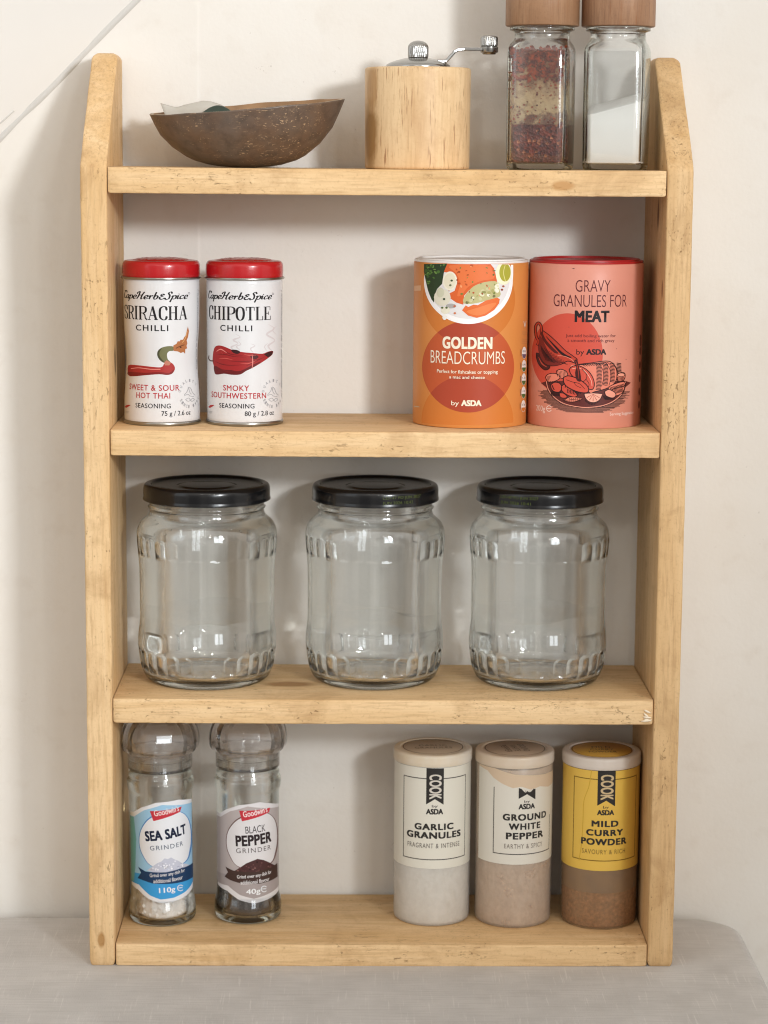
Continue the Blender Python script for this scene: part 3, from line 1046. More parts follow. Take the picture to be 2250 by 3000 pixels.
def shaker(x, y, rot, label, m_cap, kind):
    t = thing("glass_shaker", label, "shaker", (x, y, Z1), "square glass shakers", math.radians(rot))
    vs, fs = loft([sq_ring(*p) for p in OUT] + [sq_ring(*p) for p in INN])
    obj("glass_body", vs, fs, M_GLASS, t, angle=70)
    vs, fs = lathe([(17, 92.2), (23.4, 92.3), (24.0, 92.9), (24.0, 110), (24.0, 134), (23.2, 135), (2, 135)], 96)
    obj("cap", vs, fs, m_cap, t, loc=(0, 0, 0), angle=50)
    rnd = random.Random(3 if kind == 'chilli' else 9)
    if kind == 'chilli':
        hh = 17.85
        rings = [sq_ring(hh - 1, 4.5, 4.4)] + [sq_ring(hh, 4.6, z) for z in (5.4, 10, 15, 20, 25)]
        N = len(rings[0])
        top = []
        for k in range(N):
            px, py, _ = rings[0][k]
            top.append((px * hh / (hh - 1), py * hh / (hh - 1), 29.0 + 3.4 * n1(px * 0.22, py * 0.22, 4) + 1.6 * n1(px * 0.7, py * 0.7, 4)))
        rings.append(top)
        for f in (.7, .35, .02):
            rings.append([(q[0] * f, q[1] * f, 28.6 + 1.5 * n1(q[0] * f * .4, q[1] * f * .4, 7)) for q in top])
        vs, fs = loft(rings)
        w = NT("chilli_flakes")
        vo = w.n("ShaderNodeTexVoronoi")
        vo.inputs["Scale"].default_value = 620
        w.t.links.new(w.coords(), vo.inputs["Vector"])
        sx = w.n("ShaderNodeSeparateColor")
        w.t.links.new(vo.outputs["Color"], sx.inputs[0])
        c = w.mix(w.rng(sx.outputs[0], 0.1, 0.95), rgb('431915'), rgb('7c3423'))
        c = w.mix(w.rng(sx.outputs[1], 0.93, 0.96), c, rgb('a86440'))
        c = w.mix(w.math('MULTIPLY', w.rng(w.noise(w.coords(), 70, 3), 0.45, 0.6), 0.45), c, rgb('3f2226'))
        w.t.links.new(c, w.b.inputs["Base Color"])
        w.b.inputs["Roughness"].default_value = 0.6
        w.bump(vo.outputs["Distance"], 0.8, 0.001)
        obj("filling", vs, fs, w.m, t)
        fl = NT("loose_flake")
        c = fl.mix(fl.rng(fl.noise(fl.coords(), 300, 2), 0.35, 0.65), rgb('4a1a12'), rgb('94401f'))
        fl.t.links.new(c, fl.b.inputs["Base Color"])
        parts = []
        for i in range(1500):
            u = rnd.random()
            z = 27.5 + 51 * u ** 0.75 if rnd.random() < 0.72 else 58 + 21 * rnd.random()
            if 34 < z < 52 and rnd.random() < 0.66:
                continue
            sz = rnd.uniform(0.3, 0.95) * (1.0 + 0.6 * (z > 56))
            side = rnd.choice((0, 0, 1, 2, 2, 3))
            a, d = rnd.uniform(-16.5, 16.5), 17.9 - rnd.random() * 0.15
            k = rnd.randint(4, 6)
            ph = rnd.random() * 6
            pl = [(a + sz * rnd.uniform(.5, 1.2) * math.cos(ph + 6.283 * q / k) * 1.2, z + sz * rnd.uniform(.5, 1.2) * math.sin(ph + 6.283 * q / k)) for q in range(k)]
            v = []
            for dd in (0.0, 0.22):
                for q in pl:
                    p = (q[0], -(d - dd), q[1])
                    c_, s_ = ((1, 0), (0, 1), (-1, 0), (0, -1))[side]
                    v.append((p[0] * c_ - p[1] * s_, p[0] * s_ + p[1] * c_, p[2]))
            f = [tuple(range(k)), tuple(range(2 * k - 1, k - 1, -1))] + [(q, k + q, k + (q + 1) % k, (q + 1) % k) for q in range(k)]
            parts.append((v, f))
        vs, fs, _ = merge(parts)
        film = [[(x, y, z) for x, y, _ in sq_ring(17.25, 4.6, 0)] for z in (27, 40, 55, 70, 77)]
        fv, ff = loft(film, cap=False)
        obj("dust_film", fv, ff, veil("chilli_dust_film", 'd8bd90', 0.50, 0.7, 0.10, 150, 'c9a577', (30, 74, 0.0, 0.25), (26, 38, 44, 70, '713a29')), t)
        o = obj("clinging_flakes", vs, fs, fl.m, t, smooth=False)
        o["kind"] = "stuff"
    else:
        hh = 17.9
        rings = [sq_ring(hh - 1, 4.5, 4.2)] + [sq_ring(hh, 4.8, z) for z in (5.2, 14, 24)]
        def slope(px, py):
            return 43.5 + px * 0.28 + py * 0.24 + 1.6 * n1(px * .12, py * .12, 3) + 0.5 * n1(px * .5, py * .5, 3)
        top = [(px * hh / (hh - 1), py * hh / (hh - 1), slope(px, py)) for px, py, _ in rings[0]]
        rings.append(top)
        for f in (.8, .5, .25, .02):
            rings.append([(q[0] * f, q[1] * f, slope(q[0] * f, q[1] * f) + 0.6 * (1 - f)) for q in top])
        vs, fs = loft(rings)
        film = [[(x_, y_, z_) for x_, y_, _ in sq_ring(17.6, 4.7, 0)] for z_ in (26, 45, 60, 74, 78)]
        fv, ff = loft(film, cap=False)
        obj("dust_film", fv, ff, veil("salt_haze", 'e4e4e0', 0.20, 0.6, 0.07, 60), t)
        obj("filling", vs, fs, mat("table_salt", 'eeebe6', rough=0.85, bump=.25, bscale=1800, spec=.3), t)
    return t
shaker(100.8, 50, -15, "square glass shaker of red chilli flakes under a brown wooden cap", M_CAPA, 'chilli')
shaker(150.3, 50, -14, "square glass shaker part filled with white salt beside the right side panel", M_CAPB, 'salt')

# ------------------------------------------------------------------ second shelf: two seasoning tins, two cardboard drums
M_TIN = mat("white_enamel", 'dbdadb', rough=0.24, spec=0.5, coat=0.4, var=0.03, vscale=50)
M_RED = mat("red_lid_enamel", 'b3191f', rough=0.26, spec=0.5, coat=0.3)
M_STEEL = mat("tin_plate", 'a39f98', rough=0.28, metal=1.0)
M_INK = ink('1d191b')
M_INKR = ink('b02a2c')
M_GREY = ink('9a9a9d')
def tin(x, y, label, kind):
    t = thing("seasoning_tin", label, "tin", (x, y, Z2), "round seasoning tins")
    dent = 0.72 if kind == 'sriracha' else 0.04
    va = view_angle(x, y)
    def surf(a, z, R=25.1):
        q = math.sin(a - va)
        return R - dent * (2.3 * max(0, -q) ** 1.4 + 1.9 * max(0, q) ** 1.4 + 0.25 * math.cos(3 * a + 1)) * math.exp(-((z - 42) / 19) ** 2)
    vs, fs = lathe([(24.6, 1.5)] + [(25.1, 2.2 + k * 2.33) for k in range(41)] + [(24.6, 96.0)], 128, lambda r, z, a: surf(a, z, r))
    obj("body", vs, fs, M_TIN, t, angle=50)
    vs, fs = lathe([(24.2, 0), (25.2, 0.0), (25.7, 0.6), (25.7, 1.9), (25.3, 2.6), (24.9, 2.8), (24.2, 2.8)], 96)
    obj("base_rim", vs, fs, M_STEEL, t, angle=50)
    vs, fs = lathe([(24.4, 95.3), (25.6, 95.3), (26.3, 95.6), (26.5, 96.2), (26.2, 96.8), (24.9, 97.0), (24.4, 97.0)], 96)
    obj("lid_rim", vs, fs, M_STEEL, t, angle=50)
    prof = smooth_prof([(25.3, 96.9), (25.5, 99), (25.5, 103.5), (25.1, 105.6), (23.9, 107.0), (21.5, 107.4), (20.0, 107.2)], 4) + smooth_prof([(19, 107.4), (16, 108.2), (9, 108.9), (0.02, 109.0)], 4)
    vs, fs = lathe(prof, 120, lambda r, z, a: r)
    vs = [(v[0], v[1], v[2] + (0.45 * max(0, n1(v[0] * 0.55, v[1] * 0.55, 2)) if 6 < math.hypot(v[0], v[1]) < 18 else 0)) for v in vs]
    obj("lid", vs, fs, M_RED, t, angle=60)
    dx = 0 if kind == 'sriracha' else 570
    P = Print(25.1, 420 + dx, 1305, 10.36, 0.083, va, surf, zv=10.69)
    if kind == 'sriracha':
        P.fit(script_mesh("CapeHerb&Spice"), 170, 600, 366, 442, M_INK)
        P.ring(606, 377, 6, 6, 2.2, M_INK)
        P.fit(serif_mesh("SRIRACHA"), 170, 594, 467, 566, M_INK)
        P.text("CHILLI", 246, 465, 598, 640, M_INK, 0.02, spacing=1.25)
        P.poly([(180, 880), (250, 878), (330, 886), (400, 892), (425, 885), (440, 862), (480, 858), (503, 880), (508, 905), (490, 935), (455, 945), (400, 940), (300, 948), (230, 955), (184, 948)], ink('a32f2c'), 1, 3)
        P.poly([(184, 925), (300, 930), (400, 925), (470, 930), (500, 905), (490, 935), (455, 945), (400, 940), (300, 948), (230, 955), (184, 948)], ink('7c211f'), 2, 3)
        P.line([(200, 902), (260, 896), (340, 905), (410, 905)], 5, ink('e0958a'), 3)
        P.poly([(440, 862), (410, 845), (390, 812), (394, 778), (420, 755), (460, 745), (498, 748), (500, 775), (470, 780), (455, 800), (460, 835), (478, 858)], ink('6c6b47'), 1, 3)
        P.poly([(410, 845), (390, 812), (394, 778), (420, 757), (404, 790), (410, 822), (440, 858)], ink('47472f'), 2, 3)
        P.poly([(436, 858), (452, 842), (482, 858), (470, 878), (440, 878)], ink('b5725c'), 3)
        P.poly([(498, 740), (520, 728), (528, 710), (540, 712), (548, 700), (565, 700), (572, 684), (582, 672), (590, 640), (598, 606), (606, 640), (600, 680), (590, 705), (596, 725), (590, 742), (594, 760), (582, 765), (580, 798), (566, 785), (550, 793), (530, 782), (500, 778)], ink('a8693f'), 2)
        P.line([(515, 760), (545, 745), (575, 735)], 6, ink('6d3f26'), 3)
        P.line([(560, 720), (580, 690), (594, 640)], 5, ink('cf9a63'), 3)
        P.ell(548, 752, 7, 6, ink('5a2f1d'), 3)
        P.text("SWEET & SOUR", 196, 538, 1015, 1056, M_INKR, 0.014, spacing=1.1)
        P.text("HOT THAI", 245, 475, 1070, 1110, M_INKR, 0.014, spacing=1.1)
        P.text("SEASONING", 240, 478, 1145, 1178, M_INK, 0.01, spacing=1.1)
        P.text("75 g / 2.6 oz", 415, 612, 1196, 1240, M_INK, 0.01)
        ex, ey, vx = 606, 1076, 662
    else:
        P.fit(script_mesh("CapeHerb&Spice"), 745, 1176, 366, 442, M_INK)
        P.ring(1182, 377, 6, 6, 2.2, M_INK)
        P.fit(serif_mesh("CHIPOTLE"), 750, 1166, 467, 566, M_INK)
        P.text("CHILLI", 826, 1042, 598, 640, M_INK, 0.02, spacing=1.25)
        sm = ink('c9c1c2')
        for pts, w in (([(925, 775), (900, 750), (945, 725), (915, 700), (960, 680), (930, 660)], [3, 12, 5, 14, 6, 2]), ([(960, 772), (935, 745), (965, 730), (940, 705)], [2, 9, 5, 1]),
                       ([(1050, 790), (1030, 760), (1060, 740), (1030, 725)], [2, 10, 6, 1]), ([(1175, 775), (1150, 740), (1195, 700), (1140, 660), (1190, 620), (1150, 590)], [2, 14, 6, 15, 7, 1]),
                       ([(1140, 775), (1125, 745), (1150, 720)], [2, 7, 1]), ([(1205, 660), (1180, 630), (1210, 600)], [1, 8, 1])):
            P.line(pts, w, sm, 1)
        P.line([(782, 846), (758, 845), (745, 830), (748, 808)], [9, 8, 7, 5], ink('4b2c22'), 2)
        P.poly([(772, 842), (778, 780), (790, 748), (815, 738), (850, 745), (905, 768), (960, 782), (1040, 790), (1110, 795), (1150, 780), (1182, 776), (1178, 800), (1150, 825), (1100, 860), (1050, 890), (1000, 915), (960, 940), (900, 942), (850, 935), (800, 942), (785, 925), (780, 880)], ink('9a2526'), 2, 3)
        P.poly([(785, 880), (840, 905), (900, 910), (960, 915), (1050, 870), (1100, 850), (1050, 890), (1000, 915), (960, 940), (900, 942), (850, 935), (800, 942), (785, 925)], ink('64191b'), 3, 3)
        P.poly([(900, 768), (940, 770), (962, 785), (940, 797), (912, 788)], ink('35181a'), 3, 3)
        P.poly([(1030, 808), (1060, 800), (1085, 818), (1060, 835), (1035, 828)], ink('4a1a1a'), 3, 3)
        P.poly([(1120, 800), (1150, 782), (1182, 776), (1178, 800), (1150, 822)], ink('3b1a1a'), 3)
        P.line([(880, 845), (950, 850), (1040, 845), (1110, 825)], [2, 8, 6, 2], ink('7c1c1e'), 4)
        for q_ in ([(800, 800), (850, 800), (920, 815), (1000, 820)], [(790, 850), (840, 870), (900, 876), (990, 872)], [(860, 780), (900, 800), (980, 808)], [(1000, 880), (1060, 850), (1130, 815)], [(820, 900), (880, 922), (940, 920)]):
            P.line(q_, [1, 7, 5, 1], ink('741a1c'), 4)
        for q_ in ([(815, 830), (860, 828), (910, 838)], [(960, 865), (1020, 862), (1070, 842)], [(830, 775), (842, 800)], [(985, 800), (1020, 806), (1070, 806)]):
            P.line(q_, [1, 6, 1], ink('c4544c'), 4)
        P.line([(800, 780), (830, 765), (870, 790)], [3, 8, 2], ink('d88078'), 4)
        P.line([(1040, 800), (1044, 850), (1040, 900)], [2, 9, 2], ink('cf7a72'), 4)
        P.text("SMOKY", 845, 1020, 1016, 1056, M_INKR, 0.014, spacing=1.1)
        P.text("SOUTHWESTERN", 765, 1135, 1070, 1110, M_INKR, 0.014, spacing=1.1)
        P.text("SEASONING", 818, 1056, 1145, 1178, M_INK, 0.01, spacing=1.1)
        P.text("80 g / 2.8 oz", 990, 1188, 1196, 1240, M_INK, 0.01)
        ex, ey, vx = 1180, 1074, 1238
    ix = 184 if kind == 'sriracha' else 762
    P.poly([(ix - 20, 1172), (ix - 6, 1158), (ix + 12, 1155), (ix + 22, 1158), (ix + 8, 1168), (ix - 8, 1178)], M_INKR, 2)
    P.text("HOT", ix - 14, ix + 8, 1200, 1217, M_GREY, 0.0)
    for i, ch in enumerate("QUALITY SINCE 1994"):
        a = math.radians(-165 + i * 18.5) if i < 7 else math.radians(150 - (i - 8) * 15.5)
        if ch == ' ':
            continue
        if i < 7:
            a = math.radians(190 + i * 21)
            r_ = 90 - math.degrees(a) + 0
        else:
            a = math.radians(150 - (i - 8) * 14)
            r_ = 90 - math.degrees(a) + 180
        px, py = ex + 66 * math.cos(a), ey + 92 * math.sin(a)
        if abs(px - P.ax) < 250:
            P.text(ch, px - 7, px + 7, py - 10, py + 10, M_GREY, 0.02, rot=(-(math.degrees(a) + 90) if i < 7 else -(math.degrees(a) - 90)))
    for q in ([(ex - 36, ey + 10), (ex - 14, ey - 18), (ex - 4, ey - 45), (ex + 12, ey - 32), (ex + 22, ey - 6), (ex + 40, ey + 14)], [(ex - 36, ey + 14), (ex - 10, ey + 6), (ex + 4, ey + 18), (ex + 30, ey + 22)],
              [(ex - 28, ey + 40), (ex - 5, ey + 32), (ex + 4, ey + 48), (ex - 12, ey + 54), (ex - 28, ey + 40)], [(ex + 6, ey + 48), (ex + 22, ey + 34), (ex + 34, ey + 44), (ex + 18, ey + 56), (ex + 6, ey + 48)],
              [(ex - 4, ey - 40), (ex + 2, ey - 10), (ex + 14, ey + 6)]):
        P.line([(a, b) for a, b in q], 3.0, M_GREY, 2)
    rnd = random.Random(5)
    segs = []
    yy = 350
    while yy < (900 if kind == 'sriracha' else 1095):
        L = rnd.uniform(6, 14)
        segs.append([(vx, yy), (vx + 9, yy + rnd.uniform(-3, 3))])
        segs.append([(vx + rnd.uniform(0, 8), yy), (vx + rnd.uniform(0, 8), yy + L)])
        yy += L + rnd.choice((3, 4, 5, 5, 14))
    P.hatch(segs, 3, M_GREY, 2)
    P.build("label_print", t, 1.1, 4.0)
    return t
tin(-147.8, 48, "white spice tin lettered SRIRACHA with a waisted dent, next to the left side panel", 'sriracha')
tin(-93.1, 50, "white spice tin lettered CHIPOTLE with a smoking red pepper picture", 'chipotle')

def lens(cx, ya, yb, rx, ry, n=40):
    """Where two equal ovals at heights ya < yb overlap."""
    h = math.acos(min(1, (yb - ya) / 2 / ry))
    up = [(cx + rx * math.sin(-h + 2 * h * k / n), yb - ry * math.cos(-h + 2 * h * k / n)) for k in range(n + 1)]
    dn = [(cx + rx * math.sin(h - 2 * h * k / n), ya + ry * math.cos(h - 2 * h * k / n)) for k in range(1, n)]
    return up + dn

def drum(x, y, label, kind):
    t = thing("cardboard_drum", label, "drum", (x, y, Z2), "cardboard drums with plastic lids")
    bread = kind == 'bread'
    m_body = mat("drum_paper_orange" if bread else "drum_paper_salmon", 'd58a48' if bread else 'd78f7b', rough=0.42, spec=0.4, var=0.06, vscale=35, bump=.08, bscale=200)
    vs, fs = lathe([(36.8, 0), (37.7, 0.2), (38.05, 0.9), (38.05, 30), (38.05, 60), (38.05, 90), (38.05, 106.8), (37.6, 107.4), (36, 107.5)], 144)
    obj("body", vs, fs, m_body, t, angle=50)
    m_lid = mat("white_plastic_lid", 'e6e3e0', rough=0.4) if bread else mat("red_plastic_lid", 'a81f20', rough=0.35)
    vs, fs = lathe([(36.5, 107.3), (37.6, 107.4), (37.8, 108.0), (37.7, 108.7), (36.9, 109.0), (35.6, 108.9), (35.4, 109.7), (34.6, 110.0), (33, 109.9), (32.6, 108.6), (1, 108.5)], 128)
    obj("lid", vs, fs, m_lid, t, angle=45)
    va = view_angle(x, y)
    if bread:
        P = Print(38.05, 928, 2137, 17.85, 0.083, va, zv=18.26)
        cx = 905
        UP, MA, LO, RX, RY = 590, 1400, 2045, 540, 545
        P.ell(cx, UP, RX, RY, ink('c97735'), 1, clip_top=190)
        pts = [(cx + RX * math.cos(math.radians(a)), LO + RY * math.sin(math.radians(a))) for a in range(176, 365, 3)]
        P.poly(pts, ink('c97735'), 1)
        P.ell(cx, MA, RX, RY, ink('bb5731'), 2)
        P.poly(lens(cx, UP, MA, RX, RY), ink('a8452e'), 3)
        P.poly(lens(cx, MA, LO, RX, RY), ink('a8452e'), 3)
        P.ell(cx, MA, RX - 2, RY - 2, ink('bb5731'), 0)
        # plate of food
        P.ell(895, 375, 517, 517, ink('efeceb'), 4, clip_top=180)
        P.ell(895, 350, 480, 480, ink('dcd8d7'), 5, clip_top=180)
        P.poly([(378, 180), (650, 180), (612, 290), (592, 420), (535, 480), (505, 560), (500, 640), (470, 600), (430, 500), (405, 400), (378, 275)], ink('2c3d24'), 6)
        rnd = random.Random(4)
        for i in range(60):
            a, b = rnd.uniform(385, 620), rnd.uniform(188, 520)
            if b > 190 + (640 - a) * 1.2 or a < 380 + max(0, b - 300) * 0.35:
                continue
            r1 = rnd.uniform(10, 24)
            P.ell(a, b, r1, r1 * rnd.uniform(.4, .8), ink(rnd.choice(('4b7032', '3b5a2a', '6a8b45', '5b7d3a'))), 7, rot=rnd.uniform(0, 180), n=9)
        P.poly([(650, 182), (1150, 182), (1190, 230), (1215, 320), (1228, 390), (1100, 400), (990, 430), (900, 500), (850, 560), (842, 664), (760, 640), (690, 590), (662, 540), (740, 500), (770, 400), (700, 290), (612, 280)], ink('d2602f'), 6)
        P.poly([(680, 200), (1100, 195), (1170, 260), (1190, 350), (1050, 380), (900, 450), (830, 540), (770, 560), (800, 420), (760, 300)], ink('dd7340'), 7, 3)
        P.poly([(1225, 388), (1255, 470), (1262, 560), (1100, 615), (960, 650), (850, 650), (848, 580), (930, 470), (1010, 420), (1120, 388)], ink('b9b27f'), 7, 3)
        for i in range(60):
            a = rnd.uniform(860, 1250)
            b = rnd.uniform(400, 640)
            if b < 640 - (a - 840) * 0.62 or b > 650 - (a - 860) * 0.2:
                continue
            r1 = rnd.uniform(12, 34)
            P.ell(a, b, r1, r1 * rnd.uniform(.5, .9), ink(rnd.choice(('d9d6b4', 'a8a266', 'c4bf92', '8c8a52', 'e8e5d0', '706c48'))), 8, rot=rnd.uniform(0, 180), n=9)
        P.poly([(828, 730), (870, 672), (900, 690), (960, 662), (1010, 668), (1100, 612), (1230, 575), (1262, 592), (1255, 640), (1200, 720), (1100, 790), (1000, 818), (900, 792)], ink('da6b35'), 9)
        P.poly([(880, 745), (1000, 700), (1180, 640), (1220, 650), (1120, 750), (1000, 790)], ink('e07f48'), 10, 3)
        P.ell(700, 680, 60, 28, ink('a9a5a2'), 6, n=20)
        P.ell(684, 385, 84, 112, ink('e8e2cf'), 9)
        P.ell(684, 385, 66, 92, ink('ded6bd'), 10)
        P.ell(598, 580, 98, 100, ink('d9d3c0'), 8, n=14)
        P.ell(575, 520, 45, 60, ink('c9c7ae'), 9, n=11)
        P.ell(636, 730, 54, 44, ink('e2dcc8'), 9, n=14)
        P.ell(628, 812, 26, 34, ink('eae6e0'), 9, n=14)
        P.ell(1302, 290, 92, 132, ink('efe9c8'), 7, clip_top=182)
        P.ell(1318, 275, 66, 108, ink('a9a43c'), 8, clip_top=182)
        P.line([(1318, 190), (1300, 280), (1325, 380)], 8, ink('d8d28c'), 9)
        P.poly([(1385, 182), (1412, 182), (1413, 300), (1406, 430), (1385, 520), (1392, 400)], ink('f3f1f0'), 9)
        for i in range(34):
            a, b = rnd.uniform(650, 1200), rnd.uniform(200, 560)
            r1 = rnd.uniform(7, 19)
            P.ell(a, b, r1, r1 * rnd.uniform(.4, .9), ink(rnd.choice(('5f6a30', '74803c', '9a4722', 'e89a6a', 'b4502a'))), 11, rot=rnd.uniform(0, 180), n=8)
        for a, b, c_ in ((705, 380, '3d4a2a'), (620, 598, '33402a'), (742, 682, 'c0694a'), (746, 765, 'c9764e'), (650, 700, '55663a'), (1285, 480, '8f4a34'), (1300, 440, 'a05a40'), (600, 700, '55663a'), (690, 435, '6b7350')):
            P.ell(a, b, 15, 13, ink(c_), 12, n=7)
        CREAM = ink('efe4cd')
        P.text("GOLDEN", 606, 1184, 1045, 1190, CREAM, 0.042, layer=5, spacing=1.06)
        P.text("BREADCRUMBS", 470, 1330, 1218, 1370, CREAM, -0.008, layer=5)
        P.text("Perfect for fishcakes or topping", 545, 1250, 1440, 1494, CREAM, 0.012, layer=5)
        P.text("a mac and cheese", 690, 1100, 1506, 1543, CREAM, 0.012, layer=5)
        P.text("by", 716, 806, 1806, 1878, CREAM, 0.006, layer=5)
        P.text("ASDA", 832, 1067, 1796, 1868, CREAM, 0.05, layer=5, spacing=1.0)
        WH = ink('e9e4dc')
        P.text("V", 1546, 1580, 846, 922, WH, 0.0)
        for yy in (975, 1000, 1062, 1085, 1110):
            P.line([(1530, yy), (1592, yy)], 9, ink('c98a55'), 2)
        for k, yy in enumerate((1225, 1385, 1545, 1705, 1870)):
            P.ell(1562, yy, 27, 72, WH, 2)
            c_ = '6b5a6e' if k == 0 else 'c9762f' if k == 4 else '4f6b35'
            pts = [(1562 + 25 * math.cos(math.radians(a)), yy + 68 * math.sin(math.radians(a))) for a in range(15, 166, 10)]
            P.poly(pts, ink(c_), 3)
            P.text(("85kJ", "0.4g", "1.2g", "1.4g", "0.3g")[k], 1543, 1580, yy - 30, yy + 0, ink('3b3532'), 0.0)
            P.line([(1522, yy - 40), (1524, yy + 40)], 7, ink('8e6a55'), 2)
        P.poly([(262, 432), (345, 432), (345, 494), (262, 494)], ink('e2b48c'), 1)
        P.line([(275, 1888), (340, 1892)], 12, ink('c9b39a'), 1)
    else:
        P = Print(38.05, 751, 2142, 17.85, 0.083, va, zv=18.26)
        K = ink('2a1517')
        K2 = ink('221b1d')
        R1 = ink('c9503f')
        P.ell(545, 1255, 418, 490, R1, 1)
        P.text("GRAVY", 632, 1035, 370, 510, ink('5a2226'), -0.008)
        P.text("GRANULES FOR", 380, 1228, 545, 690, ink('5a2226'), -0.008)
        P.text("MEAT", 628, 1030, 730, 868, K2, 0.048, spacing=1.05)
        P.text("Just add boiling water for", 530, 1108, 1012, 1058, ink('5a2226'), 0.006)
        P.text("a smooth and rich gravy", 550, 1095, 1068, 1116, ink('5a2226'), 0.006)
        P.text("by", 655, 746, 1190, 1274, K2, 0.0)
        P.text("ASDA", 770, 1002, 1185, 1254, K2, 0.05)
        W2 = ink('efd9cf')
        P.text("200g", 195, 302, 1872, 1962, W2, 0.0)
        P.ring(350, 1906, 30, 34, 8, W2, 3, 30, 330)
        P.line([(325, 1906), (372, 1906)], 7, W2, 4)
        P.text("Serving Suggestion", 1060, 1338, 1934, 1980, W2, 0.004)
        # engraving: ground shadow lines, plate, boat, roast and vegetables
        rnd = random.Random(2)
        segs = []
        for k in range(27):
            yy = 1690 + k * 9.6
            w = 510 * math.sqrt(max(0.02, 1 - ((yy - 1700) / 262) ** 2))
            a, b = 755 - w + rnd.uniform(-40, 30), 755 + w + rnd.uniform(-40, 30)
            segs.append([(a, yy), (755, yy + 2), (b, yy + rnd.uniform(-3, 3))])
        P.hatch(segs, 5.6, K, 2)
        P.poly([(310, 1580), (330, 1660), (390, 1750), (500, 1830), (650, 1870), (800, 1882), (950, 1866), (1080, 1815), (1170, 1740), (1220, 1650), (1232, 1560)], ink('5e2a27'), 3, 3)
        P.line([(312, 1580), (335, 1670), (400, 1760), (520, 1840), (700, 1878), (850, 1878), (1010, 1846), (1130, 1780), (1205, 1690), (1235, 1570)], 9, ink('e2967f'), 4)
        P.line([(302, 1580), (325, 1676), (392, 1770), (515, 1852), (700, 1890), (850, 1890), (1018, 1858), (1140, 1790), (1216, 1694), (1246, 1570)], 6, K, 4)
        SK = ink('dd8069')
        def body_(pts, fill, lay, w=9, sm=3):
            P.poly(pts, fill, lay, sm)
            P.line(list(pts) + [pts[0]], w, K, lay + 1, 4)
        def arcs(pairs, w, lay):
            P.hatch(pairs, w, K, lay)
        body_([(430, 1450), (480, 1432), (540, 1455), (560, 1500), (520, 1540), (450, 1520)], SK, 4)
        arcs([[(440 + k * 16, 1450), (450 + k * 15, 1485), (446 + k * 16, 1525)] for k in range(7)], 4, 6)
        body_([(302, 1530), (330, 1495), (400, 1482), (462, 1505), (465, 1545), (400, 1580), (330, 1585)], SK, 5)
        arcs([[(322 + k * 20, 1575), (326 + k * 20, 1600), (345 + k * 18, 1625)] for k in range(8)], 6, 6)
        arcs([[(320, 1520 + k * 10), (370 - k * 5, 1512 + k * 10)] for k in range(6)], 4, 7)
        # roast
        body_([(590, 1410), (680, 1372), (830, 1350), (1000, 1325), (1080, 1352), (1128, 1440), (1122, 1560), (1040, 1640), (880, 1692), (800, 1690)], SK, 6, 10)
        for q in range(4):
            x0 = 830 + q * 85
            arcs([[(x0 + 66 - q * 6 - abs(k - 9) * 0.9, 1365 + k * 16.5 - q * 6), (x0 + 96 - abs(k - 9) * 1.2, 1372 + k * 16.5 - q * 6), (x0 + 128 - q * 10 - abs(k - 9) * 1.0, 1368 + k * 16.5 - q * 6)] for k in range(int(19 - q * 2.5))], 8.775, 8)
            if q:
                P.line([(x0 - 5, 1352 - q * 3), (x0 + 50, 1430), (x0 + 62, 1530), (x0 + 40, 1640 - q * 12)], 6, K, 9)
        arcs([[(690 + k * 24, 1378 - k * 2), (725 + k * 26, 1372 - k * 3), (765 + k * 26, 1392 - k * 2)] for k in range(12)], 6.75, 8)
        body_([(578, 1430), (620, 1392), (700, 1390), (790, 1440), (850, 1520), (872, 1610), (845, 1668), (770, 1640), (680, 1570), (600, 1490)], R1, 9, 10)
        P.line([(610, 1425), (690, 1412), (770, 1460), (830, 1550), (845, 1625)], 6, ink('efb39d'), 11)
        P.line([(720, 1420), (780, 1490), (770, 1550), (720, 1590)], 7, K, 11)
        P.line([(770, 1540), (810, 1600), (800, 1640)], 6, K, 11)
        # slices and vegetables in front
        body_([(490, 1640), (530, 1610), (600, 1660), (680, 1730), (640, 1760), (560, 1735), (500, 1690)], R1, 11)
        arcs([[(560 + k * 17, 1668 + k * 4), (566 + k * 17, 1690 + k * 4), (560 + k * 17, 1712 + k * 4)] for k in range(8)], 8.100000000000001, 13)
        body_([(512, 1530), (570, 1508), (680, 1540), (780, 1612), (808, 1680), (768, 1708), (660, 1690), (560, 1640), (520, 1590)], R1, 13, 11)
        P.line([(545, 1555), (620, 1580), (700, 1600), (760, 1660)], 6, K, 15)
        P.line([(640, 1585), (660, 1620), (720, 1650)], 5, K, 15)
        arcs([[(530 + k * 22, 1615 + k * 9), (538 + k * 22, 1632 + k * 9), (534 + k * 22, 1650 + k * 9)] for k in range(9)], 9.450000000000001, 12)
        body_([(368, 1620), (410, 1590), (470, 1600), (496, 1650), (470, 1702), (410, 1700), (375, 1665)], R1, 11)
        arcs([[(370 + k * 14, 1690 + k), (374 + k * 14, 1722), (386 + k * 12, 1752)] for k in range(9)], 8.100000000000001, 10)
        P.line([(385, 1625), (395, 1655), (410, 1680)], 12, K, 13)
        body_([(470, 1715), (520, 1720), (560, 1760), (520, 1775), (480, 1760)], R1, 12, 7)
        body_([(520, 1808), (580, 1765), (660, 1762), (740, 1775), (690, 1800), (620, 1820)], SK, 13, 7)
        P.line([(530, 1806), (620, 1790), (730, 1778)], 5, K, 15)
        arcs([[(580 + k * 24, 1772), (596 + k * 22, 1792), (588 + k * 24, 1812)] for k in range(6)], 5.4, 15)
        body_([(1130, 1490), (1180, 1462), (1222, 1470), (1225, 1520), (1200, 1560), (1140, 1560)], SK, 8)
        P.ell(1180, 1488, 42, 22, ink('e39a83'), 10)
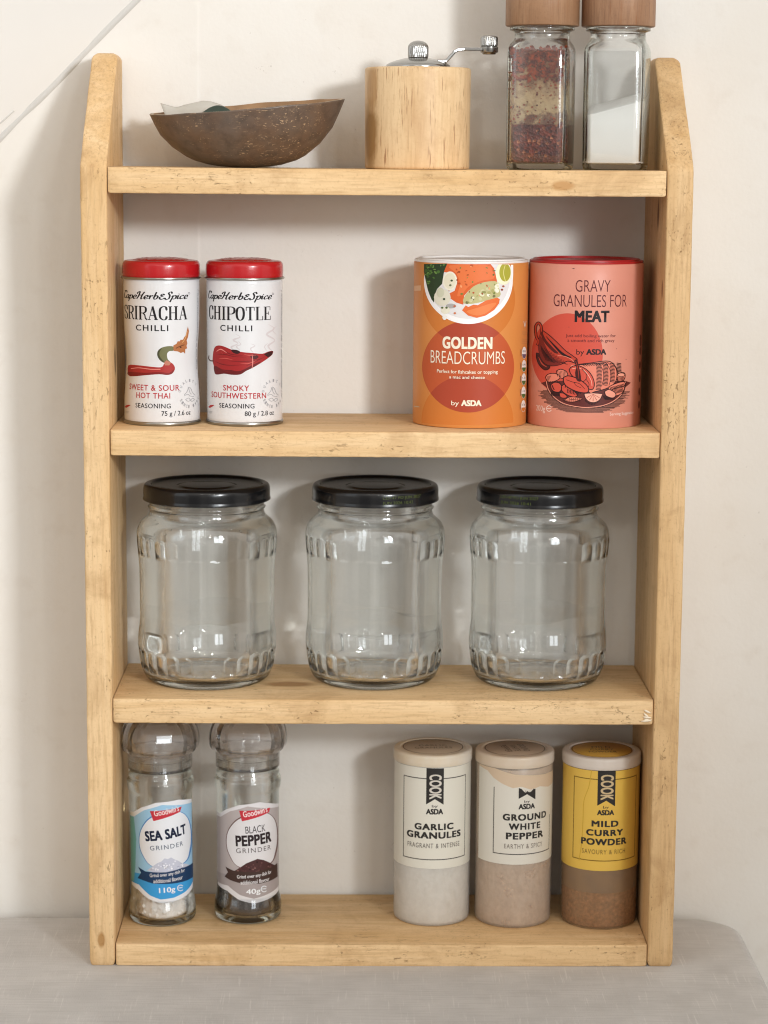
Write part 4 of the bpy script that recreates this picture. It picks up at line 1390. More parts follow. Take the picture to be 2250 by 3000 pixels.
        P.ring(1180, 1488, 42, 22, 6, K, 11)
        arcs([[(1138 + k * 14, 1512), (1142 + k * 14, 1535), (1138 + k * 14, 1560)] for k in range(6)], 6.75, 11)
        body_([(1030, 1640), (1100, 1600), (1200, 1570), (1230, 1590), (1215, 1630), (1130, 1680), (1060, 1690)], SK, 10)
        body_([(1040, 1690), (1110, 1650), (1200, 1630), (1222, 1650), (1190, 1710), (1110, 1740)], SK, 12)
        arcs([[(1050 + k * 14, 1640 - k * 4), (1062 + k * 14, 1660 - k * 5), (1058 + k * 14, 1690 - k * 5)] for k in range(12)], 8.100000000000001, 14)
        arcs([[(1090 + k * 13, 1680 - k * 4), (1100 + k * 13, 1700 - k * 4), (1096 + k * 13, 1722 - k * 4)] for k in range(9)], 8.100000000000001, 14)
        body_([(990, 1690), (1040, 1665), (1110, 1700), (1120, 1740), (1080, 1765), (1010, 1740)], ink('e59a84'), 15)
        arcs([[(975 + k * 15, 1735 + k * 2), (985 + k * 15, 1760 + k * 2), (1005 + k * 13, 1785)] for k in range(9)], 8.100000000000001, 14)
        wedge = [(757, 1716), (860, 1708), (965, 1716)] + [(860 + 102 * math.cos(math.radians(a)), 1716 + 106 * math.sin(math.radians(a))) for a in range(15, 170, 15)]
        P.poly(wedge, ink('eba892'), 16)
        P.line(wedge + [wedge[0]], 7, K, 17, 1)
        for a in (30, 60, 90, 120, 150):
            P.line([(860, 1722), (860 + 84 * math.cos(math.radians(a)), 1720 + 86 * math.sin(math.radians(a)))], [3, 8], ink('a84f40'), 18)
        arcs([[(770 + k * 17, 1790 + 40 * math.sin(k / 9 * 3.14)), (776 + k * 17, 1812 + 40 * math.sin(k / 9 * 3.14))] for k in range(10)], 8.100000000000001, 15)
        # gravy boat
        body_([(188, 1240), (240, 1262), (300, 1350), (350, 1388), (336, 1432), (285, 1440), (222, 1380), (190, 1300)], ink('4a1f1e'), 5)
        P.line([(215, 1290), (260, 1370), (320, 1410)], [3, 16, 5], ink('b94a3a'), 7)
        body_([(245, 962), (330, 1020), (430, 1110), (530, 1208), (620, 1272), (668, 1312), (640, 1350), (560, 1332), (480, 1372), (390, 1392), (300, 1372), (240, 1292), (214, 1180), (222, 1060)], ink('b8402f'), 6, 9)
        P.poly([(222, 1040), (262, 1080), (330, 1220), (420, 1330), (480, 1370), (390, 1390), (300, 1370), (240, 1290), (214, 1180)], ink('752722'), 8, 3)
        P.poly([(252, 985), (300, 1080), (390, 1180), (450, 1240), (400, 1235), (320, 1160), (262, 1080), (240, 1010)], ink('541f1d'), 9, 3)
        arcs([[(285 + k * 20, 1180 + k * 13), (330 + k * 17, 1270 + k * 8), (380 + k * 15, 1345 + k * 2)] for k in range(13)], 4, 10)
        arcs([[(240 + k * 8, 1150 + k * 12), (262 + k * 12, 1240 + k * 8), (310 + k * 14, 1330 + k * 4)] for k in range(8)], 4, 11)
        P.line([(300, 1040), (400, 1150), (500, 1250), (600, 1290)], [4, 20, 30, 10], K, 10)
        P.line([(440, 1270), (520, 1275), (600, 1310), (640, 1350)], 5, ink('e2967f'), 12)
        P.line([(246, 1010), (238, 920), (205, 880), (172, 930), (182, 1040), (214, 1100), (196, 1150)], 34, K, 6)
        P.line([(246, 1010), (238, 920), (205, 882), (174, 930), (184, 1040), (210, 1100), (198, 1145)], 18, ink('b8402f'), 7)
        P.poly([(632, 1335), (664, 1312), (690, 1400), (712, 1500), (716, 1570), (668, 1560), (648, 1470), (660, 1400)], ink('431b1a'), 13, 3)
        P.line([(650, 1330), (678, 1420), (690, 1540)], [3, 7, 2], ink('b8402f'), 15)
        for a, b in ((605, 236), (565, 928), (1120, 1178), (1235, 1302)):
            P.ell(a, b, 14 if b < 300 else 5, 4, ink('5a3a38'), 3, n=10)
        for k, yy in enumerate((1050, 1100, 1200, 1370, 1530, 1690, 1850)):
            P.ell(1404, yy, 10, 48, ink('7b5148'), 2, n=16)
    P.build("label_print", t, 1.6)
    return t
drum(57.0, 58.5, "orange cardboard drum lettered GOLDEN BREADCRUMBS with a white lid", 'bread')
drum(133.6, 59.5, "salmon pink cardboard drum lettered GRAVY GRANULES FOR MEAT with a red lid", 'gravy')

# ------------------------------------------------------------------ third shelf: three empty jars with black lids
JO = smooth_prof([(37.0, 0.0), (39.0, 0.5), (41.6, 2.6), (43.6, 6.2), (45.2, 11), (46.2, 17), (46.9, 24), (47.0, 28), (46.7, 33), (45.9, 39.5), (45.6, 45), (45.6, 52), (45.7, 66),
                  (45.8, 77), (46.2, 83), (46.9, 91), (47.4, 97), (47.3, 101.5), (46.6, 105), (44.7, 108.6), (41.8, 111.4), (39.8, 113.3), (38.9, 115.2)], 5)
JN = [(38.6, 116.5), (38.6, 118.0), (39.6, 118.5), (39.7, 119.3), (38.7, 119.8), (38.5, 122.6), (39.3, 123.4), (39.3, 130.5), (38.8, 131.4), (37.0, 131.4)]
JI = [(36.4, 130), (36.2, 116)] + smooth_prof([(36.4, 114.6), (38.4, 111.8), (41.4, 109), (43.4, 106), (44.2, 102), (44.4, 96), (43.6, 88), (43.2, 80), (43.0, 66), (43.0, 45), (43.3, 34), (43.4, 26), (42.6, 16), (41.0, 9.5), (38.6, 6.3), (35, 5.2)], 4) + [(25, 5.6), (10, 6.4), (0.02, 6.6)]
JB = [(0.02, 2.8), (12, 2.6), (24, 2.0), (31.5, 0.9), (34.2, 0.1)]
NFL = 30
def flute(r, z, a):
    u = (a * NFL / (2 * math.pi)) % 1.0 * 2 - 1          # -1..1 across one facet
    def sm(x):
        x = max(0.0, min(1.0, x))
        return x * x * (3 - 2 * x)
    d = 0.0
    if r > 40:
        top = 23.5 - 3.0 * u * u                          # scalloped lower band
        w = sm((top - z) / 1.3) * sm((z - 9.5) / 2.0)
        d += w * 1.5 * (1 - u * u)
        w = sm((101.0 - 2.2 * u * u - z) / 1.8) * sm((z - 87.5) / 1.5)
        d += w * 0.7 * (1 - u * u)
    return r - d
jar_out = JO + JN
dense = []
for p, q in zip(JO, JO[1:]):
    k = max(1, int(abs(q[1] - p[1]) / 0.8))
    dense += [(p[0] + (q[0] - p[0]) * i / k, p[1] + (q[1] - p[1]) * i / k) for i in range(k)]
dense.append(JO[-1])
jar_v, jar_f = lathe(JB + dense + JN + JI, 360, lambda r, z, a: flute(r, z, a))
# keep the inside smooth: only the outer wall is fluted
n_out = len(JB) + len(dense) + len(JN)
inner_v, _ = lathe(JI, 360)
jar_v[n_out * 360:] = inner_v
M_JAR = glass_mat("jar_glass", (0.996, 0.999, 0.996, 1), (0.99, 0.997, 0.988, 1), 0.20, 0.36)
M_LID = mat("black_lacquer", '121214', rough=0.22, spec=0.5, coat=0.2, bump=.04, bscale=300)
lid_prof = [(36, 124.2), (42.3, 123.7), (43.0, 124.1), (43.0, 125.2)] + smooth_prof([(42.7, 126), (42.75, 129), (42.6, 132.2), (41.6, 134.2), (39.6, 135.0), (37.8, 134.6), (37.0, 133.5), (36.2, 133.0)], 5) + [(22, 132.7), (19.5, 132.8), (18.5, 133.4), (17, 133.6), (0.02, 133.6)]
jar_mesh = lid_mesh = None
M_FILM = veil("bright_water_film", 'f4f4ee', 0.10, 0.4, 0.05, 35)  # rinse residue; its white stands in for light low in the jar
def jar(x, y, rot, label, code=None, drops=False, film=None):
    global jar_mesh, lid_mesh
    t = thing("glass_jar", label, "jar", (x, y, Z3), "empty glass jars with black lids", math.radians(rot))
    if jar_mesh is None:
        g = obj("glass", jar_v, jar_f, M_JAR, t, angle=80)
        lv, lf = lathe(lid_prof, 144)
        l = obj("lid", lv, lf, M_LID, t, angle=60)
        jar_mesh, lid_mesh = g.data, l.data
    else:
        for nm, me in (("glass", jar_mesh), ("lid", lid_mesh)):
            c = bpy.data.objects.new(nm, me)
            COL.objects.link(c)
            c.parent = t
    if code:
        P = Print(42.75, 0, 0, 1.0, 0.1, view_angle(x, y) - math.radians(rot))
        x0 = code[2]
        P.text(code[0], x0, x0 + 25, -131.4, -128.9, ink('4f5a2a'), 0.0)
        P.text(code[1], x0, x0 + 20, -127.9, -125.4, ink('4f5a2a'), 0.0)
        P.build("lid_print", t, 1.2)
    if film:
        # rinse residue with a wavy edge, whitened to paint the jar's brighter lower third
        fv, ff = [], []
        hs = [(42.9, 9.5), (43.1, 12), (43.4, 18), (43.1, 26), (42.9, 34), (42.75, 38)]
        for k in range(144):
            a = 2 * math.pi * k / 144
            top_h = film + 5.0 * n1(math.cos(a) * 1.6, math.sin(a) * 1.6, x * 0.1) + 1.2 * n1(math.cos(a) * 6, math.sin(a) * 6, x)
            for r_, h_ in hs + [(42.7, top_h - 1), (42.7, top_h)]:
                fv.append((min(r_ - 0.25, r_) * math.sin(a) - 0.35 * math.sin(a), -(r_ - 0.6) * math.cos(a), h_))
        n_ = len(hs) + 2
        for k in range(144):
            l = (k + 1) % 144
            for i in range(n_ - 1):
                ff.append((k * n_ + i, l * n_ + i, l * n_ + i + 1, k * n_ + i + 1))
        obj("bright_film", fv, ff, M_FILM, t, recalc=False)
    if drops:
        rnd = random.Random(12)
        for a, z, l, tilt in ((-52, 110.5, 3.2, 40), (-33, 108.3, 1.8, 30), (-36, 105.6, 1.8, -10), (-58, 112.5, 1.4, 30), (30, 107.6, 2.4, -50), (22, 109.5, 1.6, 20), (-48, 104.5, 1.2, 10)):
            ar = math.radians(a) + view_angle(x, y) - math.radians(rot)
            r = 39.9 + (113 - z) * 0.85 if z > 106 else 46.5
            c = Vector((r * math.sin(ar), -r * math.cos(ar), z))
            tang = Vector((math.cos(ar), math.sin(ar), 0))
            upv = Vector((-math.sin(ar) * 0.6, math.cos(ar) * 0.6, 0.8)).normalized()
            d = (tang * math.cos(math.radians(tilt)) + upv * math.sin(math.radians(tilt)))
            vs, fs = tube([tuple(c + d * l * (k / 6 - .5)) for k in range(7)], [.1, .5, .65, .7, .65, .5, .1], 10)
            obj("water_drop", vs, fs, M_JAR, t)
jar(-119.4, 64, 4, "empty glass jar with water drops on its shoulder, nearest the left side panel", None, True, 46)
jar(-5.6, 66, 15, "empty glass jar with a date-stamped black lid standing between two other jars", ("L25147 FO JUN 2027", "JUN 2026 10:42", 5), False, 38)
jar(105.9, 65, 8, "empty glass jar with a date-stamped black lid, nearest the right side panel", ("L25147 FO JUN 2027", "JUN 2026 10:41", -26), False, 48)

# ------------------------------------------------------------------ bottom shelf: two grinders, three spice shakers
M_CLEARP = glass_mat("clear_plastic", (0.992, 0.988, 0.986, 1), (0.985, 0.98, 0.978, 1), 0.26, 0.55, 1.45)
M_FROST = veil("frosted_plastic", "cbc1ba", 0.16, 0.15)
GO = smooth_prof([(18.5, 0), (21.2, 0.5), (22.7, 2.2), (23.1, 6), (23.0, 10.5), (22.3, 14.5), (21.6, 17.5), (21.5, 22)], 4) + [(21.5, 40), (21.5, 60), (21.5, 80)] + smooth_prof([(21.5, 87), (21.6, 91), (22.5, 93.2), (22.8, 96.5), (22.8, 99), (22.0, 100.6), (21.4, 101.4), (21.8, 102.6), (21.4, 104), (20.3, 105.4), (19.0, 106)], 4) + [(18.6, 106.6), (18.6, 113), (17.4, 113)]
GI = [(17.2, 112), (17.2, 106), (19.0, 103), (19.8, 98), (19.6, 90), (19.6, 60), (19.6, 24), (20.6, 14), (21.2, 9), (20.8, 5.5), (18.8, 4.0), (0.02, 4.2)]
GB = [(0.02, 1.6), (10, 1.4), (16.5, 0.4)]
HEAD_O = [(19.3, 107.0), (21.3, 106.8), (21.9, 107.5), (22.0, 110.5), (22.1, 117.6)] + smooth_prof([(22.6, 118.6), (24.8, 119.8), (26.3, 122.4), (26.7, 126.2), (26.4, 131), (25.2, 136), (22.6, 140.5), (18, 144.2), (10, 146.4)], 4) + [(0.02, 146.9)]
HEAD_I = [(0.02, 143.4), (10, 142.9), (16.2, 140.6), (20.0, 137.4), (22.2, 133.4), (23.2, 129.6), (23.4, 126.2), (23.0, 123), (22.0, 120.9), (20.6, 119.4), (19.9, 117), (19.8, 108.4), (19.3, 108.1)]
def grinder(x, y, label, kind, lean):
    t = thing("spice_grinder", label, "grinder", (x, y, Z4), "clear grinders with plastic heads")
    t.rotation_euler = (0, math.radians(lean), 0)
    va = view_angle(x, y)
    vs, fs = lathe(GB + GO + GI, 120)
    obj("bottle", vs, fs, M_GLASS, t, angle=50)
    def ribs(r, z, a):
        q = (a - va + math.pi) % (2 * math.pi) - math.pi
        return r - (0.35 * (0.5 + 0.5 * math.cos(70 * a)) if 108.2 < z < 117.5 and -0.30 < q < 0.35 else 0)
    def facet(r, z, a):
        if z < 119.0 or r < 12:
            return ribs(r, z, a)
        st = 2 * math.pi / 15
        k = (a - va + 0.1) % st - st / 2
        return r * math.cos(st / 2) / math.cos(k) * 1.012
    dn = []
    for p, q in zip(HEAD_O, HEAD_O[1:]):
        dn += [(p[0] + (q[0] - p[0]) * i / 2, p[1] + (q[1] - p[1]) * i / 2) for i in range(2)]
    vs, fs = lathe(dn + [HEAD_O[-1]] + HEAD_I, 480, facet)
    obj("grinder_head", vs, fs, M_CLEARP, t, angle=22)
    vs, fs = lathe([(4, 113.6), (17.6, 113.8), (18.6, 114.4), (18.6, 117), (17.0, 118.5), (16.0, 122), (15.5, 131), (11, 136), (0.02, 137)], 64)
    obj("grinding_core", vs, fs, M_FROST, t, angle=40)
    rnd = random.Random(1 if kind == 'salt' else 2)
    parts = []
    ico = [(0.0, 0.0, 1.0)] + [(0.894 * math.cos(k * 1.2566), 0.894 * math.sin(k * 1.2566), 0.447) for k in range(5)] + [(0.894 * math.cos(k * 1.2566 + 0.628), 0.894 * math.sin(k * 1.2566 + 0.628), -0.447) for k in range(5)] + [(0, 0, -1.0)]
    icof = [(0, 1 + k, 1 + (k + 1) % 5) for k in range(5)] + [(1 + k, 6 + k, 1 + (k + 1) % 5) for k in range(5)] + [(1 + (k + 1) % 5, 6 + k, 6 + (k + 1) % 5) for k in range(5)] + [(11, 6 + (k + 1) % 5, 6 + k) for k in range(5)]
    top = 26 if kind == 'salt' else 22
    pts = []
    for i in range(9000):
        sz = rnd.uniform(1.7, 2.6) if kind == 'salt' else rnd.uniform(1.9, 2.5)
        z = rnd.uniform(4.6 + sz, top)
        R = (20.0 if z < 18 else 19.2) - sz
        rr_ = R * (1 - 0.16 * rnd.random()) if z < top - 4 else R * math.sqrt(rnd.random())
        a = rnd.uniform(0, 6.283)
        p = Vector((rr_ * math.cos(a), rr_ * math.sin(a), z))
        if all((p - q).length > (sz + s_) * 0.93 for q, s_ in pts):
            pts.append((p, sz))
    for p, sz in pts:
        ph = Matrix.Rotation(rnd.random() * 6, 3, Vector((rnd.random(), rnd.random(), 1)).normalized())
        jit = 0.28 if kind == 'salt' else 0.08
        parts.append(([tuple(p + (ph @ Vector(v)) * sz * rnd.uniform(1 - jit, 1 + jit * 0.4)) for v in ico], icof))
    cv, cf = lathe([(0.02, 4.5), (16.6, 4.6), (17.4, 6), (17.5, 10), (17.0, 16), (16.6, top - 2), (12, top - 1), (0.02, top - 0.6)], 72)
    cv = [(a + 0.7 * n1(a * .6, b * .6, c * .6), b + 0.7 * n1(b * .6, c * .6, a * .6), c) for a, b, c in cv]
    parts.append((cv, cf))
    vs, fs, _ = merge(parts)
    m = mat("coarse_salt", 'f4f1ee', rough=0.35, var=.08, vscale=300) if kind == 'salt' else mat("peppercorns", '33261f', rough=0.5, var=.6, vscale=350, col2='17110f')
    o = obj("filling", vs, fs, m, t, smooth=False if kind == 'salt' else True)
    o["kind"] = "stuff"
    if kind == 'salt':
        P = Print(21.5, 532, 1522, 10.02, 0.29, va, rise=0.06, zv=10.33)
        dx = dy = 0
        top_e = [(322, 700), (345, 712), (400, 682), (500, 652), (650, 634), (742, 628)]
        bot_e = [(742, 1248), (700, 1302), (620, 1342), (520, 1352), (440, 1322), (370, 1255), (324, 1215)]
        in_t = [(322, 728), (350, 742), (420, 700), (540, 668), (742, 652)]
        in_b = [(742, 1208), (690, 1278), (610, 1316), (520, 1326), (450, 1296), (375, 1218), (322, 1190)]
        WH, BG, BG2, BG3, RINGC, RIB, HEAP, TXT = 'e3e6ec', '9ac6e4', '3f9ddc', '4f9fa0', '4f86c4', '1d3a5f', 'c2c6d6', '16233d'
        oval = [(560, 722), (470, 748), (418, 795), (386, 865), (384, 950), (408, 1020), (455, 1085), (560, 1120), (690, 1070), (726, 990), (736, 880), (716, 770), (660, 718)]
        tagp = [(458, 708), (672, 682), (660, 718), (480, 778)]
    else:
        P = Print(21.5, 1120, 1502, 10.02, 0.29, va, rise=0.06, zv=10.33)
        top_e = [(908, 700), (930, 718), (975, 690), (1060, 662), (1200, 642), (1332, 652)]
        bot_e = [(1332, 1262), (1262, 1322), (1160, 1352), (1060, 1326), (980, 1262), (912, 1215)]
        in_t = [(908, 728), (935, 742), (1000, 704), (1120, 672), (1332, 672)]
        in_b = [(1332, 1225), (1250, 1290), (1160, 1318), (1065, 1290), (985, 1225), (908, 1192)]
        WH, BG, BG2, BG3, RINGC, RIB, HEAP, TXT = 'dad8da', 'b2a9a8', 'a39a99', '9a9493', '6d5450', '42302b', '4a2d2d', '2b2124'
        oval = [(1155, 722), (1065, 752), (1010, 800), (978, 865), (976, 950), (1000, 1020), (1045, 1085), (1150, 1115), (1275, 1070), (1312, 990), (1324, 880), (1306, 770), (1250, 718)]
        tagp = [(1062, 700), (1272, 680), (1264, 712), (1080, 775)]
        dx, dy = 597, 5
    P.poly(top_e + bot_e, ink(WH, 0.35), 0)
    P.poly(in_t + in_b, ink(BG, 0.35), 1)
    low = [(a, 1110 + (0.0)) for a in (in_b[-1][0], in_b[0][0])]
    P.poly([(in_b[-1][0], 1120), (in_b[0][0], 1075)] + in_b, ink(BG2, 0.35), 2)
    if kind == 'salt':
        P.poly([(322, 735), (348, 745), (362, 900), (352, 1100), (340, 1195), (322, 1188)], ink('6fb0b4', 0.35), 3)
    P.poly(oval, ink(WH, 0.35), 4, 3)
    P.line(oval + [oval[0]], [9, 9, 7, 5, 4, 4, 3, 2, 6, 11, 8, 5, 4, 9], ink(RINGC), 5, 4)
    P.poly(tagp, ink('c23440'), 6)
    cx = sum(p[0] for p in tagp) / 4
    P.text("Goodwin's", cx - 84, cx + 92, 712 - 22, 748 - 14, ink('f0e4e4'), 0.014, layer=7, rot=8.5)
    TX = ink(TXT)
    if kind == 'salt':
        P.text("SEA SALT", 416, 720, 836, 908, TX, 0.045, layer=7, rot=6.5, spacing=1.05)
        P.text("GRINDER", 452, 690, 944, 976, ink('47566b'), 0.0, layer=7, rot=4, spacing=1.25)
        heap = [(430, 1120), (500, 1072), (530, 1060), (550, 1040), (575, 1044), (595, 1034), (620, 1050), (645, 1060), (670, 1078), (705, 1085), (722, 1098), (640, 1135), (540, 1150)]
        rib = [(372, 1092), (420, 1126), (560, 1136), (660, 1112), (742, 1076), (742, 1176), (600, 1217), (470, 1212), (410, 1190), (368, 1172), (392, 1135)]
        P.poly(heap, ink(HEAP), 6)
        rnd = random.Random(3)
        for i in range(60):
            a, b = rnd.uniform(450, 705), rnd.uniform(1045, 1120)
            if b > 1046 + abs(a - 585) * 0.42:
                P.ell(a, b, rnd.uniform(4, 9), rnd.uniform(3, 7), ink(rnd.choice(('dcdfea', 'a9aec4', 'eef0f6', 'b4b6c2'))), 7, n=6)
    else:
        P.text("BLACK", 1103, 1245, 806, 856, TX, 0.0, layer=7, rot=3)
        P.text("PEPPER", 1034, 1298, 868, 944, TX, 0.045, layer=7, rot=3.5, spacing=1.06)
        P.text("GRINDER", 1038, 1292, 960, 994, ink('5e5658'), 0.0, layer=7, rot=2, spacing=1.25)
        heap = [(1028, 1122), (1075, 1092), (1110, 1068), (1150, 1052), (1185, 1038), (1225, 1046), (1260, 1062), (1300, 1084), (1320, 1100), (1240, 1140), (1120, 1150)]
        rib = [(968, 1090), (1020, 1118), (1160, 1130), (1250, 1108), (1320, 1070), (1322, 1165), (1200, 1212), (1060, 1205), (1000, 1185), (962, 1160), (985, 1130)]
        P.poly(heap, ink(HEAP), 6)
        rnd = random.Random(3)
        for i in range(60):
            a, b = rnd.uniform(1050, 1300), rnd.uniform(1045, 1125)
            if b > 1048 + abs(a - 1185) * 0.42:
                P.ell(a, b, rnd.uniform(4, 9), rnd.uniform(3, 7), ink(rnd.choice(('6b4444', '2f1b1c', '583636', '7d5a55'))), 7, n=6)
    P.poly(rib, ink(RIB), 8)
    P.text("Grind over any dish for", 447 + dx, 702 + dx, 1137 + dy, 1170 + dy, ink('e4e2e4'), 0.012, layer=9, rot=4)
    P.text("additional flavour", 472 + dx, 682 + dx, 1178 + dy, 1206 + dy, ink('e4e2e4'), 0.012, layer=9, rot=3)
    P.text("110g" if kind == 'salt' else "40g", 510 + (dx if dx else 0), 622 + dx - (0 if not dx else 12), 1242 + dy, 1290 + dy, ink('eef0f2'), 0.02, layer=9, rot=2)
    P.ring(655 + (575 if dx else 0), 1250 + (0 if dx else 0), 20, 20, 6, ink('dfe3e8'), 9, 40, 320)
    P.line([(640 + (575 if dx else 0), 1250), (668 + (575 if dx else 0), 1248)], 5, ink('dfe3e8'), 9)
    P.build("label", t, 1.2)
    return t
grinder(-150.6, 57, "clear grinder of coarse white salt with a blue SEA SALT label", 'salt', -0.5)
grinder(-92.0, 62.5, "clear grinder of peppercorns with a grey BLACK PEPPER label", 'pepper', 0.0)

SP_OUT = [(0.02, 0.4), (18, 0.4), (22, 0.0), (24.6, 0.1), (25.8, 1.0), (26.2, 3.0), (26.2, 20), (26.2, 60), (26.3, 100), (26.3, 113), (25.6, 114), (24.6, 114.3)]
def spice(x, y, label, kind):
    t = thing("spice_shaker", label, "spice shaker", (x, y, Z4), "plastic spice shakers with round lids")
    va = view_angle(x, y)
    shellc, fc, fill_z, fillc, fill2, lab, stk = {
        'garlic': ('e0ddd7', 0.52, 52, 'ddd6ca', 'b3a793', 'd9d5c8', 'b8a68f'),
        'white': ('d8c9b8', 0.40, 60, 'c2a68b', '8d705a', 'd5d0c4', 'b5a08a'),
        'curry': ('a58a6c', 0.42, 27, 'b27a50', '74492c', 'dcb552', 'cfa34c')}[kind]
    vs, fs = lathe(SP_OUT, 128)
    obj("body", vs, fs, veil("cloudy_plastic_" + kind, shellc, fc, 0.3, 0.10, 90), t, angle=50)
    hh = 25.4
    prof = [(0.02, 1.2), (hh - 1.5, 1.3), (hh, 2.6), (hh, 8), (hh, 16), (hh, fill_z)]
    vs, fs = lathe(prof + [(hh * .7, fill_z + .6), (hh * .35, fill_z + 1.0), (0.02, fill_z + 1.2)], 96)
    vs = [(v[0], v[1], v[2] + (2.6 * n1(v[0] * 0.09, v[1] * 0.09, 5) if v[2] > fill_z - 1 else 0)) for v in vs]
    obj("filling", vs, fs, mat("powder_" + kind, fillc, rough=0.95, var=0.2, vscale=420, col2=fill2, bump=.8, bscale=900, spec=.1), t)
    # coating of dust left on the inside above the powder
    if kind == 'curry':
        vs, fs = lathe([(25.6, fill_z - 1), (25.6, 111)], 96)
        obj("dust_coat", vs[:], [f for f in fs if len(f) == 4], mat("curry_dust", '77614f', rough=0.95, var=.3, vscale=90, col2='8a6a4a'), t)
    elif kind == 'white':
        vs, fs = lathe([(25.6, fill_z - 1), (25.6, 111)], 96)
        obj("dust_coat", vs[:], [f for f in fs if len(f) == 4], mat("pepper_dust", 'b79f88', rough=0.95, var=.15, vscale=60, col2='c4b29e'), t)
    ml = mat("lid_plastic_" + kind, {'garlic': 'dcd7cd', 'white': 'd4cabe', 'curry': 'd8d0c8'}[kind], rough=0.4, var=.12, vscale=38, col2={'garlic': 'd2bb95', 'white': 'cfb798', 'curry': 'cdbfb0'}[kind])
    lp = [(24.8, 112.2), (26.8, 112.3), (27.1, 112.8), (27.1, 115), (27.0, 118.4)] + smooth_prof([(26.9, 119.2), (26.3, 120.0), (25.0, 120.4), (22.4, 120.4)], 3) + [(22.0, 119.9), (0.02, 119.9)]
    vs, fs = lathe(lp, 128)
    lid = obj("lid", vs, fs, ml, t, angle=45)
    vs, fs = lathe([(0.02, 119.95), (20.9, 119.95), (21.0, 120.1), (20.9, 120.2), (0.02, 120.2)], 96)
    sticker = obj("lid_sticker", vs, fs, mat("sticker_" + kind, stk, rough=0.5), lid)
    # lettering and ring on the lid
    parts = []
    n = 96
    rv = []
    for k in range(n):
        a = 2 * math.pi * k / n
        rv += [(20.2 * math.cos(a), 20.2 * math.sin(a), 120.23), (20.7 * math.cos(a), 20.7 * math.sin(a), 120.23)]
    parts.append((rv, [(2 * k, 2 * k + 1, (2 * k + 3) % (2 * n), (2 * k + 2) % (2 * n)) for k in range(n)]))
    lines = {'garlic': ("GARLIC", "GRANULES"), 'white': ("GROUND", "WHITE", "PEPPER"), 'curry': ("MILD", "CURRY", "POWDER")}[kind]
    rot = {'garlic': 0.05, 'white': -1.35, 'curry': 0.0}[kind]
    for i, s_ in enumerate(lines):
        tv, tf = text_mesh(s_, 0.0, 1.1)
        x0, x1 = min(v[0] for v in tv), max(v[0] for v in tv)
        y0, y1 = min(v[1] for v in tv), max(v[1] for v in tv)
        W = 3.2 * len(s_)
        yc = ((len(lines) - 1) / 2 - i) * 6.2
        q = [((v[0] - x0) / (x1 - x0) * W - W / 2, (v[1] - y0) / (y1 - y0) * 4.4 - 2.2 + yc) for v in tv]
        c_, s2 = math.cos(rot), math.sin(rot)
        parts.append(([(a * c_ - b * s2, a * s2 + b * c_, 120.23) for a, b in q], tf))
    vs, fs, _ = merge(parts)
    obj("lid_print", vs, fs, ink('4a4038'), lid, smooth=False, recalc=False)
    K = ink('2e2b29')
    KB = ink('4c4844')
    R = 26.25
    LB = ink(lab, 0.45)
    def box(P, x0, x1, y0, y1, w, m, layer, sides="ltrb"):
        s0, s1 = P.P(x0, P.base)[0], P.P(x1, P.base)[0]
        h0, h1 = ((P.base - q) / (P.zv * P.cosE) for q in (y1, y0))
        ww = w / P.zs
        for sd, q in (("l", (s0, s0 + ww, h0, h1)), ("r", (s1 - ww, s1, h0, h1)), ("t", (s0, s1, h1 - ww, h1)), ("b", (s0, s1, h0, h0 + ww))):
            if sd in sides:
                P.add([(q[0], q[2]), (q[1], q[2]), (q[1], q[3]), (q[0], q[3])], [(0, 1, 2, 3)], m, layer)
    def flag(P, x0, x1, y0, y1, notch, m):
        P.poly([(x0, y0), (x1, y0), (x1, y1), ((x0 + x1) / 2, y1 - notch), (x0, y1)], m, 3)
    if kind == 'garlic':
        P = Print(R, 305, 1174, 7.8, 0.293, va, rise=0.08, zv=7.97)
        P.add([(-46, 41.2), (46, 41.2), (46, 111.8), (-46, 111.8)], [(0, 1, 2, 3)], LB, 0)
        box(P, 152, 480, 373, 812, 5, KB, 2)
        flag(P, 272, 364, 318, 512, 28, K)
        [P.fit(([(b, -a) for a, b in text_mesh("COOK")[0]], text_mesh("COOK")[1]), 288 + o_, 350 + o_, 352 + q_, 482 + q_, ink('cfc8bd'), 4) for o_, q_ in ((0, 0), (3, 0), (0, 3), (3, 3))]
        P.text("by", 302, 334, 514, 532, K, 0.01)
        P.text("ASDA", 272, 362, 536, 566, K, 0.05)
        P.text("GARLIC", 212, 418, 616, 651, K, 0.045, spacing=1.15)
        P.text("GRANULES", 172, 456, 661, 697, K, 0.045, spacing=1.12)
        P.text("FRAGRANT & INTENSE", 176, 450, 722, 748, ink('6b645d'), 0.01, spacing=1.2)
        st = ink('c79a5e')
        P.build("label", t, 1.3)
    elif kind == 'white':
        P = Print(R, 748, 1187, 7.8, 0.293, va, rise=0.08, zv=7.97)
        pts = [(-30, 45.4), (46, 45.4), (46, 98), (28, 97), (19, 99), (12, 97.5), (5, 100), (-1, 99), (-8, 101.5), (-15, 105), (-20, 109), (-26, 110), (-30, 110.5)]
        P.add(pts, [tuple(range(len(pts)))], LB, 0)
        pts = [(-30, 110.5), (-26, 110), (-20, 109), (-15, 105), (-8, 101.5), (-1, 99), (5, 100), (12, 97.5), (19, 99), (28, 97), (46, 98), (46, 106), (20, 107), (0, 108.5), (-14, 111.8), (-30, 111.8)]
        P.add(pts, [tuple(range(len(pts)))], ink('cdb79d', 0.8), 0)
        box(P, 640, 936, 432, 787, 5, KB, 2, "lb")
        box(P, 640, 938, 600, 787, 5, KB, 2, "r")
